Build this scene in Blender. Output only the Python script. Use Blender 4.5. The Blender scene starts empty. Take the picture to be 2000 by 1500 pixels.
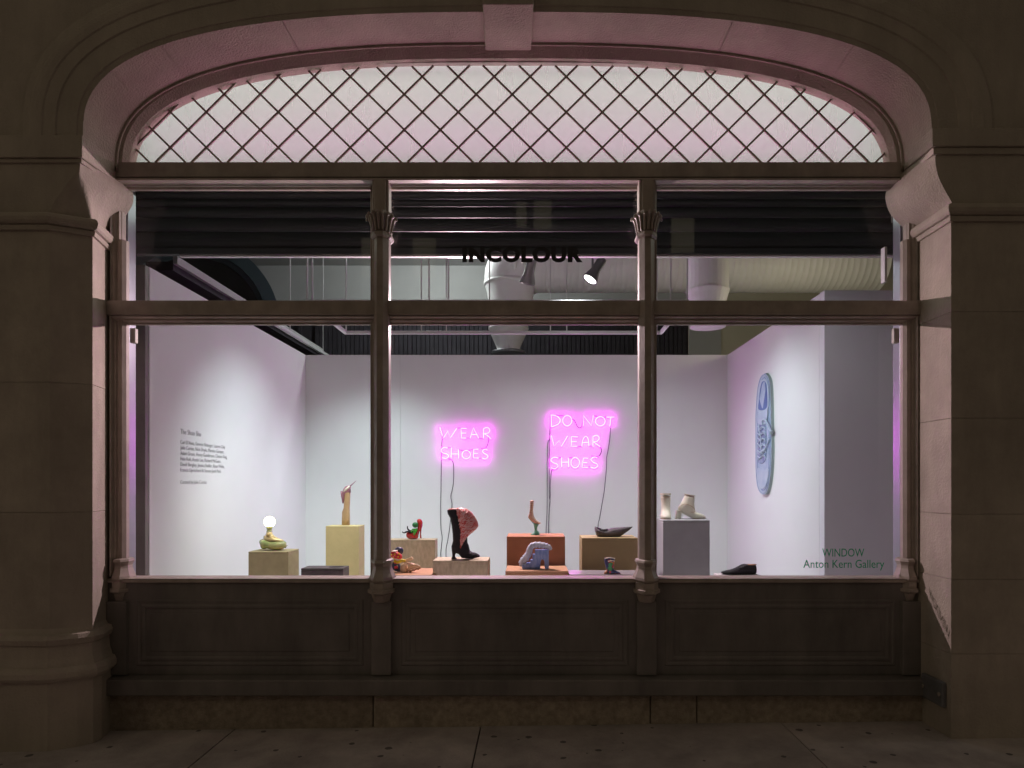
import bpy, bmesh, math, random
from mathutils import Vector, Matrix
random.seed(7)
scene = bpy.context.scene
COL = scene.collection
PI = math.pi

# ------------------------------------------------------------------ camera, world, exposure
F = 1333.3            # focal length in pixels of the 2000 px wide photograph
VX, VY, EYE = 1042.0, 944.0, 1.55
cam_d = bpy.data.cameras.new('camera')
cam = bpy.data.objects.new('camera', cam_d)
COL.objects.link(cam)
cam.location = (0, 0, EYE)
cam.rotation_euler = (PI/2, 0, 0)
cam_d.sensor_width = 36.0
cam_d.lens = 24.0
cam_d.shift_x = -(VX-1000)/2000
cam_d.shift_y = (VY-750)/2000
cam_d.clip_start = 0.05
cam_d.clip_end = 200
scene.camera = cam

world = bpy.data.worlds.new('World')
scene.world = world
world.use_nodes = True
bg = world.node_tree.nodes['Background']
bg.inputs['Color'].default_value = (1.0, 0.84, 0.64, 1)
bg.inputs['Strength'].default_value = 0.114

scene.view_settings.view_transform = 'Standard'
scene.view_settings.look = 'None'
scene.view_settings.exposure = 0
scene.view_settings.gamma = 1
scene.view_settings.use_curve_mapping = False
scene.render.engine = 'CYCLES'
cy = scene.cycles
cy.use_denoising = True
cy.max_bounces = 12
cy.diffuse_bounces = 5
cy.glossy_bounces = 4
cy.transmission_bounces = 6
cy.transparent_max_bounces = 16
cy.caustics_reflective = False
cy.caustics_refractive = False
cy.sample_clamp_indirect = 6.0

def lamp(name, kind, loc, power, color, target=None, size=None, angle=None, blend=0.6, radius=0.03, sizey=None):
    ld = bpy.data.lights.new(name, kind)
    ld.energy = power
    ld.color = color
    if kind == 'AREA':
        ld.shape = 'RECTANGLE'; ld.size = size; ld.size_y = sizey or size
    else:
        ld.shadow_soft_size = radius
    if kind == 'SPOT':
        ld.spot_size = math.radians(angle); ld.spot_blend = blend
    o = bpy.data.objects.new(name, ld)
    COL.objects.link(o)
    o.location = loc
    if target is not None:
        o.rotation_euler = (Vector(target)-Vector(loc)).to_track_quat('-Z', 'Y').to_euler()
    return o

WHITE = (0.88, 0.98, 1.0)
COOL = (0.82, 0.98, 1.0)
# street lamp far up the pavement
lamp('street_lamp_light', 'POINT', (-14.0, -6.0, 9.5), 260, (1.0, 0.84, 0.55), radius=0.25)
# gallery track lamps, then unseen fills added for brightness
lamp('lamp_light_window', 'SPOT', (-0.62, 6.145, 3.045), 390, (1.0, 0.73, 0.80), (-0.45, 4.145, 2.145), angle=134, blend=0.4, radius=0.012)
lamp('lamp_light_left', 'SPOT', (-1.0, 6.6, 3.08), 158, COOL, (-2.97, 7.05, 1.15), angle=85, blend=1.0, radius=0.04)
lamp('lamp_light_right', 'SPOT', (0.75, 6.6, 3.08), 115, COOL, (2.527, 6.95, 1.6), angle=85, blend=1.0, radius=0.04)
lamp('lamp_light_back_left', 'SPOT', (-1.8, 7.2, 3.05), 105, COOL, (-2.0, 8.8, 1.0), angle=95, blend=1.0, radius=0.04)
lamp('lamp_light_back', 'SPOT', (0.3, 5.80, 3.22), 148, (0.92, 0.96, 1.0), (0.7, 8.2, 0.5), angle=110, blend=1.0, radius=0.03)
lamp('front_left_fill', 'SPOT', (-1.5, 5.34, 3.46), 260, (0.97, 0.97, 0.95), (-1.9, 6.9, 0.7), angle=75, blend=1.0, radius=0.08)  # unseen fill behind the shutter, added to brighten the plinth fronts
lamp('front_right_fill', 'SPOT', (1.2, 5.34, 3.46), 165, (0.97, 0.97, 0.97), (0.9, 6.8, 0.8), angle=85, blend=1.0, radius=0.08)  # same added fill for the right-hand plinths, no fixture there
lamp('wall_end_fill', 'SPOT', (1.5, 5.32, 3.46), 26, (0.95, 0.95, 1.0), (3.0, 5.93, 1.0), angle=110, blend=1.0, radius=0.08)  # unseen fill added to brighten the wall end facing the street
lamp('far_room_fill', 'POINT', (3.6, 8.0, 3.55), 24, (1.0, 0.88, 0.62), radius=0.15)  # unseen fill behind the wall end, added to brighten duct and cream wall
lamp('far_room_fill', 'POINT', (-1.5, 9.8, 5.0), 80, (0.95, 1.0, 1.0), radius=0.15)  # unseen fill added to brighten the far room
# the lit box behind the arched fanlight
lamp('fanlight_light', 'AREA', (-0.15, 5.00, 4.02), 31, (0.90, 1.0, 0.86), (-0.15, 4.4, 4.02), size=5.4, sizey=1.1)
lamp('soffit_tint_fill', 'AREA', (-0.15, 4.66, 3.66), 8.6, (1.0, 0.12, 0.60), (-0.15, 4.25, 4.25), size=4.6, sizey=0.06)  # added pink strip, kept out of sight, that colours the arch soffit

# ------------------------------------------------------------------ materials
def mat(name, color, rough=0.6, metallic=0.0, noise=0.0, scale=8.0, bump=0.0, bscale=60.0, spec=0.5, color2=None, coat=0.0, streak=None, detail=6.0):
    m = bpy.data.materials.new(name)
    m.use_nodes = True
    nt = m.node_tree
    b = nt.nodes['Principled BSDF']
    b.inputs['Roughness'].default_value = rough
    b.inputs['Metallic'].default_value = metallic
    b.inputs['Specular IOR Level'].default_value = spec
    b.inputs['Coat Weight'].default_value = coat
    c = tuple(color)+(1,)
    b.inputs['Base Color'].default_value = c
    tc = nt.nodes.new('ShaderNodeTexCoord')
    if noise > 0 or color2:
        n = nt.nodes.new('ShaderNodeTexNoise')
        n.inputs['Scale'].default_value = scale
        n.inputs['Detail'].default_value = detail
        n.inputs['Roughness'].default_value = 0.6
        src = tc.outputs['Object']
        if streak:
            mp = nt.nodes.new('ShaderNodeMapping')
            mp.inputs['Scale'].default_value = streak
            nt.links.new(src, mp.inputs['Vector']); src = mp.outputs['Vector']
        nt.links.new(src, n.inputs['Vector'])
        r = nt.nodes.new('ShaderNodeValToRGB')
        c2 = color2 if color2 else tuple(max(0, v*(1-noise)) for v in color)
        r.color_ramp.elements[0].position = 0.35
        r.color_ramp.elements[1].position = 0.65
        r.color_ramp.elements[0].color = tuple(c2)+(1,)
        r.color_ramp.elements[1].color = c
        nt.links.new(n.outputs['Fac'], r.inputs['Fac'])
        nt.links.new(r.outputs['Color'], b.inputs['Base Color'])
    if bump > 0:
        n2 = nt.nodes.new('ShaderNodeTexNoise')
        n2.inputs['Scale'].default_value = bscale
        n2.inputs['Detail'].default_value = 5
        nt.links.new(tc.outputs['Object'], n2.inputs['Vector'])
        bp = nt.nodes.new('ShaderNodeBump')
        bp.inputs['Strength'].default_value = bump
        bp.inputs['Distance'].default_value = 0.01
        nt.links.new(n2.outputs['Fac'], bp.inputs['Height'])
        nt.links.new(bp.outputs['Normal'], b.inputs['Normal'])
    return m

def emis(name, color, strength):
    m = bpy.data.materials.new(name); m.use_nodes = True
    nt = m.node_tree; nt.nodes.clear()
    e = nt.nodes.new('ShaderNodeEmission'); o = nt.nodes.new('ShaderNodeOutputMaterial')
    e.inputs['Color'].default_value = tuple(color)+(1,); e.inputs['Strength'].default_value = strength
    nt.links.new(e.outputs[0], o.inputs[0])
    return m

M = {}
M['stone'] = mat('painted stone', (0.46, 0.40, 0.33), 0.85, noise=0.14, scale=2.2, bump=0.55, bscale=90, spec=0.25)
M['stone_rough'] = mat('pitted painted stone', (0.46, 0.40, 0.33), 0.85, noise=0.18, scale=4, bump=0.45, bscale=70, spec=0.25)
M['granite'] = mat('worn plinth stone', (0.48, 0.40, 0.31), 0.8, noise=0.35, scale=26, bump=0.9, bscale=110, detail=10, spec=0.3)
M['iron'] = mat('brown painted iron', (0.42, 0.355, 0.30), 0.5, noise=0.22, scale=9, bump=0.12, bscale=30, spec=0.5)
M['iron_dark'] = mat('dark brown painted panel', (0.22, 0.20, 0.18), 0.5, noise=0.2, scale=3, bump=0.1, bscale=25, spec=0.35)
M['white'] = mat('white gallery paint', (0.80, 0.80, 0.80), 0.75, noise=0.02, scale=1.5, bump=0.04, bscale=60, spec=0.3)
M['grey_wall'] = mat('grey painted wall', (0.80, 0.79, 0.83), 0.8, noise=0.03, scale=1.5, bump=0.05, bscale=60, spec=0.2)
M['room_grey'] = mat('pale ceiling paint', (0.50, 0.50, 0.49), 0.85, noise=0.1, scale=1.2, spec=0.2)
M['room_olive'] = mat('cream room paint', (0.62, 0.58, 0.46), 0.85, noise=0.06, scale=1.2, spec=0.2)
M['room_dark'] = mat('dark curtain cloth', (0.055, 0.05, 0.06), 0.8, noise=0.3, scale=4, spec=0.2)
M['room_green'] = mat('dark green paint', (0.045, 0.055, 0.055), 0.45, noise=0.2, scale=3)
M['floor'] = mat('grey gallery floor', (0.58, 0.57, 0.55), 0.4, noise=0.12, scale=3)
M['shutter'] = mat('black shutter metal', (0.034, 0.042, 0.042), 0.66, noise=0.2, scale=3, spec=0.6)
M['guide'] = mat('grey blue rail metal', (0.30, 0.31, 0.36), 0.32, metallic=0.6, noise=0.1, scale=6)
M['duct'] = mat('white painted duct', (0.80, 0.79, 0.78), 0.5, noise=0.05, scale=3, spec=0.4)
M['track'] = mat('white rail paint', (0.62, 0.62, 0.62), 0.4, spec=0.5)
M['lamp_metal'] = mat('grey lamp metal', (0.22, 0.22, 0.23), 0.4, metallic=0.3, noise=0.1)
M['lens'] = emis('lit lamp lens', (1.0, 0.97, 0.92), 6.0)
M['lens_off'] = mat('lamp glass', (0.35, 0.36, 0.38), 0.15, spec=0.7)
M['neon'] = emis('pink neon tube', (1.0, 0.03, 0.98), 34)
M['wire'] = mat('dark wire rubber', (0.07, 0.06, 0.08), 0.5)
M['vinyl_black'] = mat('black vinyl', (0.012, 0.012, 0.012), 0.55)
M['vinyl_green'] = mat('green vinyl', (0.015, 0.42, 0.17), 0.55)
M['vinyl_grey'] = mat('dark grey vinyl', (0.17, 0.17, 0.18), 0.6)
M['mdf_tan'] = mat('tan plinth board', (0.66, 0.56, 0.29), 0.7, noise=0.10, scale=7, bump=0.05, bscale=80, spec=0.2)
M['mdf_olive'] = mat('olive plinth board', (0.43, 0.36, 0.20), 0.7, noise=0.16, scale=14, bump=0.05, bscale=80, spec=0.2)
M['mdf_speck'] = mat('speckled plinth board', (0.68, 0.60, 0.42), 0.7, color2=(0.50, 0.44, 0.30), scale=42, spec=0.2, streak=(1, 1, 0.35), detail=9)
M['mdf_brown'] = mat('red brown plinth board', (0.44, 0.205, 0.105), 0.65, noise=0.14, scale=8, spec=0.3)
M['mdf_orange'] = mat('orange brown board', (0.58, 0.34, 0.19), 0.65, noise=0.12, scale=10, spec=0.2)
M['mdf_ochre'] = mat('ochre plinth board', (0.40, 0.32, 0.165), 0.7, noise=0.10, scale=5, spec=0.2)
M['mdf_grey'] = mat('grey plinth board', (0.42, 0.43, 0.45), 0.7, noise=0.10, scale=6, spec=0.2)
M['mdf_char'] = mat('charcoal plinth board', (0.055, 0.053, 0.05), 0.5, color2=(0.09, 0.085, 0.08), scale=9, spec=0.4)
M['black'] = mat('hollow shade black', (0.008, 0.008, 0.008), 0.9)  # black colour stands for the shade inside hollows

# clear window glass: transparent with fresnel reflection
def glassmat():
    m = bpy.data.materials.new('window glass'); m.use_nodes = True
    nt = m.node_tree; nt.nodes.clear()
    o = nt.nodes.new('ShaderNodeOutputMaterial')
    mix = nt.nodes.new('ShaderNodeMixShader')
    t = nt.nodes.new('ShaderNodeBsdfTransparent'); t.inputs[0].default_value = (0.93, 0.955, 0.94, 1)
    g = nt.nodes.new('ShaderNodeBsdfGlossy'); g.inputs['Roughness'].default_value = 0.015
    f = nt.nodes.new('ShaderNodeFresnel'); f.inputs['IOR'].default_value = 1.45
    nt.links.new(f.outputs[0], mix.inputs[0]); nt.links.new(t.outputs[0], mix.inputs[1]); nt.links.new(g.outputs[0], mix.inputs[2])
    # thin film of street dust
    d = nt.nodes.new('ShaderNodeBsdfDiffuse'); d.inputs[0].default_value = (0.6, 0.6, 0.6, 1)
    mix2 = nt.nodes.new('ShaderNodeMixShader')
    n = nt.nodes.new('ShaderNodeTexNoise'); n.inputs['Scale'].default_value = 3.0; n.inputs['Detail'].default_value = 8
    mp = nt.nodes.new('ShaderNodeMapping'); mp.inputs['Scale'].default_value = (2.5, 1, 1.2)
    tc = nt.nodes.new('ShaderNodeTexCoord')
    nt.links.new(tc.outputs['Object'], mp.inputs[0]); nt.links.new(mp.outputs[0], n.inputs['Vector'])
    mr = nt.nodes.new('ShaderNodeMapRange'); mr.inputs[1].default_value = 0.5; mr.inputs[2].default_value = 0.9
    mr.inputs[3].default_value = 0.005; mr.inputs[4].default_value = 0.04
    nt.links.new(n.outputs['Fac'], mr.inputs[0]); nt.links.new(mr.outputs[0], mix2.inputs[0])
    nt.links.new(mix.outputs[0], mix2.inputs[1]); nt.links.new(d.outputs[0], mix2.inputs[2])
    nt.links.new(mix2.outputs[0], o.inputs[0])
    return m
M['glass'] = glassmat()

def frostmat():
    m = bpy.data.materials.new('milky fanlight glass'); m.use_nodes = True
    nt = m.node_tree; nt.nodes.clear()
    o = nt.nodes.new('ShaderNodeOutputMaterial')
    tl = nt.nodes.new('ShaderNodeBsdfTranslucent')
    tr = nt.nodes.new('ShaderNodeBsdfTransparent')
    df = nt.nodes.new('ShaderNodeBsdfDiffuse'); df.inputs[0].default_value = (0.6, 0.58, 0.55, 1)
    tc = nt.nodes.new('ShaderNodeTexCoord')
    mp = nt.nodes.new('ShaderNodeMapping'); mp.inputs['Scale'].default_value = (5, 1, 0.4)
    n = nt.nodes.new('ShaderNodeTexNoise'); n.inputs['Scale'].default_value = 2.0; n.inputs['Detail'].default_value = 8
    r = nt.nodes.new('ShaderNodeValToRGB')
    r.color_ramp.elements[0].position = 0.28; r.color_ramp.elements[0].color = (0.61, 0.87, 0.80, 1)
    r.color_ramp.elements[1].position = 0.52; r.color_ramp.elements[1].color = (0.64, 0.92, 0.85, 1)
    nt.links.new(tc.outputs['Object'], mp.inputs[0]); nt.links.new(mp.outputs[0], n.inputs['Vector'])
    nt.links.new(n.outputs['Fac'], r.inputs[0]); nt.links.new(r.outputs[0], tl.inputs[0])
    tr.inputs[0].default_value = (0.9, 0.85, 0.88, 1)
    m1 = nt.nodes.new('ShaderNodeMixShader'); m1.inputs[0].default_value = 0.15
    m2 = nt.nodes.new('ShaderNodeMixShader'); m2.inputs[0].default_value = 0.72
    nt.links.new(tl.outputs[0], m1.inputs[1]); nt.links.new(df.outputs[0], m1.inputs[2])
    nt.links.new(m1.outputs[0], m2.inputs[1]); nt.links.new(tr.outputs[0], m2.inputs[2])
    nt.links.new(m2.outputs[0], o.inputs[0])
    return m
M['frost'] = frostmat()

def pavemat():
    m = mat('worn concrete paving', (0.50, 0.44, 0.41), 0.85, noise=0.3, scale=2.5, bump=0.5, bscale=60, spec=0.25)
    nt = m.node_tree; b = nt.nodes['Principled BSDF']
    link = b.inputs['Base Color'].links[0]; src = link.from_socket
    tc = nt.nodes.new('ShaderNodeTexCoord')
    v = nt.nodes.new('ShaderNodeTexVoronoi'); v.voronoi_dimensions = '2D'; v.inputs['Scale'].default_value = 5.0; v.inputs['Randomness'].default_value = 1
    wn = nt.nodes.new('ShaderNodeTexNoise'); wn.inputs['Scale'].default_value = 30
    ad = nt.nodes.new('ShaderNodeMixRGB'); ad.inputs[0].default_value = 0.02
    nt.links.new(tc.outputs['Object'], ad.inputs[1]); nt.links.new(wn.outputs['Color'], ad.inputs[2])
    nt.links.new(tc.outputs['Object'], wn.inputs['Vector'])
    nt.links.new(ad.outputs[0], v.inputs['Vector'])
    # spot radius differs per cell
    sep = nt.nodes.new('ShaderNodeSeparateColor'); nt.links.new(v.outputs['Color'], sep.inputs[0])
    mr = nt.nodes.new('ShaderNodeMapRange'); mr.inputs[1].default_value = 0.35; mr.inputs[2].default_value = 1
    mr.inputs[3].default_value = 0.0; mr.inputs[4].default_value = 0.11
    nt.links.new(sep.outputs[0], mr.inputs[0])
    lt = nt.nodes.new('ShaderNodeMath'); lt.operation = 'LESS_THAN'
    nt.links.new(v.outputs['Distance'], lt.inputs[0]); nt.links.new(mr.outputs[0], lt.inputs[1])
    mx = nt.nodes.new('ShaderNodeMixRGB'); mx.inputs[2].default_value = (0.05, 0.045, 0.045, 1)
    ml = nt.nodes.new('ShaderNodeMath'); ml.operation = 'MULTIPLY'; ml.inputs[1].default_value = 0.75
    nt.links.new(lt.outputs[0], ml.inputs[0]); nt.links.new(ml.outputs[0], mx.inputs[0])
    nt.links.new(src, mx.inputs[1]); nt.links.new(mx.outputs[0], b.inputs['Base Color'])
    return m
M['pave'] = pavemat()
def vary(m, lo, hi, stain=0.0):
    """piece-to-piece tone from the object's own random number, plus broad weathering stains"""
    nt = m.node_tree; b = nt.nodes['Principled BSDF']; src = b.inputs['Base Color'].links[0].from_socket
    oi = nt.nodes.new('ShaderNodeObjectInfo'); mr = nt.nodes.new('ShaderNodeMapRange')
    mr.inputs[3].default_value = lo; mr.inputs[4].default_value = hi
    nt.links.new(oi.outputs['Random'], mr.inputs[0])
    tc = nt.nodes.new('ShaderNodeTexCoord'); mp = nt.nodes.new('ShaderNodeMapping'); mp.inputs['Scale'].default_value = (1.6, 1.6, 0.35)
    n = nt.nodes.new('ShaderNodeTexNoise'); n.inputs['Scale'].default_value = 2.2; n.inputs['Detail'].default_value = 9; n.inputs['Roughness'].default_value = 0.7
    nt.links.new(tc.outputs['Object'], mp.inputs[0]); nt.links.new(mp.outputs[0], n.inputs['Vector'])
    m2 = nt.nodes.new('ShaderNodeMapRange'); m2.inputs[1].default_value = 0.35; m2.inputs[2].default_value = 0.6; m2.inputs[3].default_value = 1-stain; m2.inputs[4].default_value = 1.0
    nt.links.new(n.outputs['Fac'], m2.inputs[0])
    mu = nt.nodes.new('ShaderNodeMath'); mu.operation = 'MULTIPLY'
    nt.links.new(mr.outputs[0], mu.inputs[0]); nt.links.new(m2.outputs[0], mu.inputs[1])
    v = nt.nodes.new('ShaderNodeVectorMath'); v.operation = 'SCALE'
    nt.links.new(src, v.inputs[0]); nt.links.new(mu.outputs[0], v.inputs['Scale']); nt.links.new(v.outputs[0], b.inputs['Base Color'])
vary(M['stone'], 1.0, 1.0, 0.16); vary(M['stone_rough'], 0.93, 1.05, 0.18)
vary(M['granite'], 0.82, 1.1, 0.25); vary(M['pave'], 0.86, 1.08, 0.22)
vary(M['iron'], 1.0, 1.0, 0.2); vary(M['iron_dark'], 0.95, 1.05, 0.3)

# ------------------------------------------------------------------ geometry helpers
def P(px, py, d):
    return Vector(((px-VX)*d/F, d, EYE+(VY-py)*d/F))
def PX(px, d): return (px-VX)*d/F
def PZ(py, d): return EYE+(VY-py)*d/F

def tag(o, label=None, cat=None, group=None, kind=None):
    if label: o['label'] = label
    if cat: o['category'] = cat
    if group: o['group'] = group
    if kind: o['kind'] = kind
    return o
def empty(name, loc, label=None, cat=None, group=None, kind=None):
    o = bpy.data.objects.new(name, None); COL.objects.link(o)
    o.location = loc; o.empty_display_size = 0.1
    return tag(o, label, cat, group, kind)

class MB:
    def __init__(s): s.v = []; s.f = []
    def add(s, vs, fs):
        k = len(s.v); s.v += [tuple(v) for v in vs]; s.f += [tuple(i+k for i in f) for f in fs]; return s
    def box(s, x0, x1, y0, y1, z0, z1):
        vs = [(x, y, z) for z in (z0, z1) for y in (y0, y1) for x in (x0, x1)]
        return s.add(vs, [(0,2,3,1),(4,5,7,6),(0,1,5,4),(2,6,7,3),(0,4,6,2),(1,3,7,5)])
    def prism(s, poly, z0, z1):            # poly in XY
        n = len(poly)
        vs = [(x, y, z0) for x, y in poly]+[(x, y, z1) for x, y in poly]
        fs = [tuple(range(n-1, -1, -1)), tuple(range(n, 2*n))]+[(i, (i+1) % n, n+(i+1) % n, n+i) for i in range(n)]
        return s.add(vs, fs)
    def rings(s, rings, closed=True, caps=True):
        n = len(rings[0]); vs = [p for r in rings for p in r]; fs = []
        m = n if closed else n-1
        for k in range(len(rings)-1):
            for i in range(m):
                j = (i+1) % n
                fs.append((k*n+i, k*n+j, (k+1)*n+j, (k+1)*n+i))
        if caps and closed:
            fs.append(tuple(range(n-1, -1, -1))); fs.append(tuple((len(rings)-1)*n+i for i in range(n)))
        return s.add(vs, fs)
    def tube(s, pts, r, n=8, closed=False):
        pts = [Vector(p) for p in pts]; rs = r if isinstance(r, (list, tuple)) else [r]*len(pts)
        rings = []; prev = None
        for i, p in enumerate(pts):
            a = pts[max(i-1, 0)]; b = pts[min(i+1, len(pts)-1)]
            if closed: a = pts[i-1]; b = pts[(i+1) % len(pts)]
            t = (b-a).normalized()
            if prev is None:
                u = t.cross(Vector((0, 1, 0)))
                if u.length < 0.05: u = t.cross(Vector((0, 0, 1)))
            else:
                u = prev-t*prev.dot(t)
                if u.length < 1e-5: u = t.cross(Vector((0, 1, 0)))
            u.normalize(); w = t.cross(u); prev = u
            rings.append([p+(u*math.cos(2*PI*k/n)+w*math.sin(2*PI*k/n))*rs[i] for k in range(n)])
        if closed: rings.append(rings[0])
        return s.rings(rings, caps=not closed)
    def slab(s, pairs, n=16, e=2.3):
        """cross-sections: pairs of (a, b, half_depth[, y shift]) - ellipse spanning a..b in XZ and half_depth in Y"""
        rings = []
        for q in pairs:
            a, b, h = Vector(q[0]), Vector(q[1]), q[2]
            ys = q[3] if len(q) > 3 else 0
            c = (a+b)/2; u = (b-a)/2
            ring = []
            for k in range(n):
                t = 2*PI*k/n; ct, st = math.cos(t), math.sin(t)
                ct = math.copysign(abs(ct)**(2/e), ct); st = math.copysign(abs(st)**(2/e), st)
                ring.append(c+u*ct+Vector((0, h*st+ys, 0)))
            rings.append(ring)
        return s.rings(rings)
    def lathe(s, c, prof, n=16, rot=0.0, sy=1.0, axis='Z'):
        rings = []
        for r, z in prof:
            ring = []
            for k in range(n):
                t = 2*PI*k/n+rot
                x, y = r*math.cos(t), r*math.sin(t)*sy
                ring.append((c[0]+x, c[1]+y, c[2]+z) if axis == 'Z' else ((c[0]+z, c[1]+x, c[2]+y) if axis == 'X' else (c[0]+x, c[1]+z, c[2]+y)))
            rings.append(ring)
        return s.rings(rings)
    def ball(s, c, rx, ry=None, rz=None, n=12, m=8):
        ry = ry or rx; rz = rz or rx
        prof = [(max(1e-4, math.sin(PI*i/m)), -math.cos(PI*i/m)) for i in range(m+1)]
        rings = [[(c[0]+r*math.cos(2*PI*k/n)*rx, c[1]+r*math.sin(2*PI*k/n)*ry, c[2]+z*rz) for k in range(n)] for r, z in prof]
        return s.rings(rings)
    def build(s, name, material, parent=None, smooth=False, bevel=0.0, subd=0, remesh=0.0, sm_it=0, disp=None, label=None, kind=None):
        me = bpy.data.meshes.new(name)
        pl = parent.matrix_world.translation if False else None
        off = Vector((0, 0, 0))
        if parent is not None:
            q = parent
            while q is not None:
                off += q.location; q = q.parent
        me.from_pydata([tuple(Vector(v)-off) for v in s.v], [], s.f)
        me.validate(clean_customdata=False)
        bm = bmesh.new(); bm.from_mesh(me)
        bmesh.ops.remove_doubles(bm, verts=bm.verts, dist=1e-6)
        bmesh.ops.recalc_face_normals(bm, faces=bm.faces)
        bm.to_mesh(me); bm.free()
        o = bpy.data.objects.new(name, me); COL.objects.link(o)
        me.materials.append(material)
        mods = False
        if bevel:
            b = o.modifiers.new('b', 'BEVEL'); b.width = bevel; b.segments = 2; b.limit_method = 'ANGLE'; b.angle_limit = math.radians(40); mods = True
        if remesh:
            r = o.modifiers.new('r', 'REMESH'); r.mode = 'VOXEL'; r.voxel_size = remesh; r.use_smooth_shade = True; mods = True
            if sm_it:
                r = o.modifiers.new('s', 'SMOOTH'); r.factor = 0.5; r.iterations = sm_it
        if subd:
            r = o.modifiers.new('d', 'SUBSURF'); r.levels = subd; r.render_levels = subd; mods = True
        if disp:
            t = bpy.data.textures.new('t', 'CLOUDS'); t.noise_scale = disp[1]
            r = o.modifiers.new('x', 'DISPLACE'); r.texture = t; r.strength = disp[0]; r.mid_level = 0.5; mods = True
        if mods:
            dg = bpy.context.evaluated_depsgraph_get(); dg.update()
            nm = bpy.data.meshes.new_from_object(o.evaluated_get(dg))
            nm.name = name; o.modifiers.clear(); o.data = nm; me = nm
            if not me.materials: me.materials.append(material)
        if smooth or remesh or subd:
            me.polygons.foreach_set('use_smooth', [True]*len(me.polygons))
        if parent is not None: o.parent = parent
        if label: o['label'] = label
        if kind: o['kind'] = kind
        return o

def spline(pts, n=6):
    """Catmull-Rom through points"""
    pts = [Vector(p) for p in pts]; out = []
    for i in range(len(pts)-1):
        p0 = pts[max(i-1, 0)]; p1 = pts[i]; p2 = pts[i+1]; p3 = pts[min(i+2, len(pts)-1)]
        for k in range(n):
            t = k/n
            out.append(0.5*((2*p1)+(p2-p0)*t+(2*p0-5*p1+4*p2-p3)*t*t+(3*p1-p0-3*p2+p3)*t**3))
    out.append(pts[-1]); return out

# superellipse arch: returns (x, z) from left spring to right spring
def arch(cx, hw, zs, rise, n_exp, N=96, leg=None):
    out = []
    if leg is not None: out.append((cx-hw, leg))
    for i in range(N+1):
        t = PI*(1-i/N)
        c, s_ = math.cos(t), math.sin(t)
        out.append((cx+hw*math.copysign(abs(c)**(2/n_exp), c), zs+rise*abs(s_)**(2/n_exp)))
    if leg is not None: out.append((cx+hw, leg))
    return out
def arch_top(x, cx, hw, zs, rise, n_exp):
    u = abs(x-cx)/hw
    if u >= 1: return None
    return zs+rise*(1-u**n_exp)**(1/n_exp)

# ================================================================== PAVEMENT AND ROAD
def gz(x): return 0.012*(x+2.7)
pav = empty('pavement', (0, 0, 0), kind='structure')
xs = [-9.0, -6.4, -3.9, -1.87, -0.33, 1.55, 3.6, 6.1, 9.0]
for (y0, y1) in ((-3.2, 0.9), (0.9, 3.15), (3.15, 5.2)):
    for i in range(len(xs)-1):
        g = 0.0045
        x0, x1 = xs[i]+g, xs[i+1]-g
        mb = MB(); dz = random.uniform(-0.0015, 0.0015)
        vs = []
        sh = lambda y: -(4.3-y)*0.22*0
        for z in (-0.08, 0.0):
            for (x, y) in ((x0, y0+g), (x1, y0+g), (x1, y1-g), (x0, y1-g)):
                vs.append((x, y, gz(x)+z+dz))
        mb.add(vs, [(3,2,1,0),(4,5,6,7),(0,1,5,4),(1,2,6,5),(2,3,7,6),(3,0,4,7)])
        mb.build('paving_slab', M['pave'], pav)
MB().add([(-9, -3.2, gz(-9)-0.012), (9, -3.2, gz(9)-0.012), (9, 5.2, gz(9)-0.012), (-9, 5.2, gz(-9)-0.012)], [(0,1,2,3)]).build('joint_bed', mat('dark joint grit', (0.06, 0.05, 0.045), 0.95), pav)
o = MB().box(-9, 9, -3.45, -3.21, -0.35, 0.02).build('kerb', M['granite'], bevel=0.01); tag(o, kind='structure')
o = MB().add([(-60, -60, -0.2), (60, -60, -0.2), (60, 60, -0.2), (-60, 60, -0.2)], [(0,1,2,3)]).build('road', mat('asphalt', (0.05, 0.05, 0.05), 0.9, noise=0.3, scale=20)); tag(o, kind='structure')

ob_ = empty('opposite_building', (0, -15, 0), 'dark building across the street that shows only as faint reflections in the panes', 'building')
M_opp = mat('dark brick', (0.20, 0.14, 0.11), 0.9, noise=0.3, scale=3)
M_lit = emis('lit far window', (1.0, 0.86, 0.55), 0.5)
MB().box(-14, 14, -15.4, -15.0, -0.1, 13).build('wall', M_opp, ob_)
for (x, z, w, h) in ((-0.42, 10.9, 0.36, 0.9), (0.32, 10.9, 0.62, 1.0), (-5.6, 9.4, 0.8, 1.4), (-3.8, 9.4, 0.8, 1.4), (5.2, 10.2, 0.8, 1.2), (8.4, 7.0, 0.9, 1.5)):
    MB().box(x-w/2, x+w/2, -15.02, -14.99, z-h/2, z+h/2).build('window', M_lit, ob_)

# ================================================================== STONE FACADE
DF = 3.98
fac = empty('stone_facade', (0, DF, 0), 'dark painted stone facade with a wide basket arch over the lit shop window', 'building')
aC, aHW = PX(991, DF), 830*DF/F
aZS, aTop = PZ(262, DF), PZ(22, DF)
EXP0 = 2.7
def face_ring(off, y, N=96):
    return [(x, y, z) for x, z in arch(aC, aHW+off, aZS, aTop-aZS+off, EXP0, N, leg=3.52)]
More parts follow.
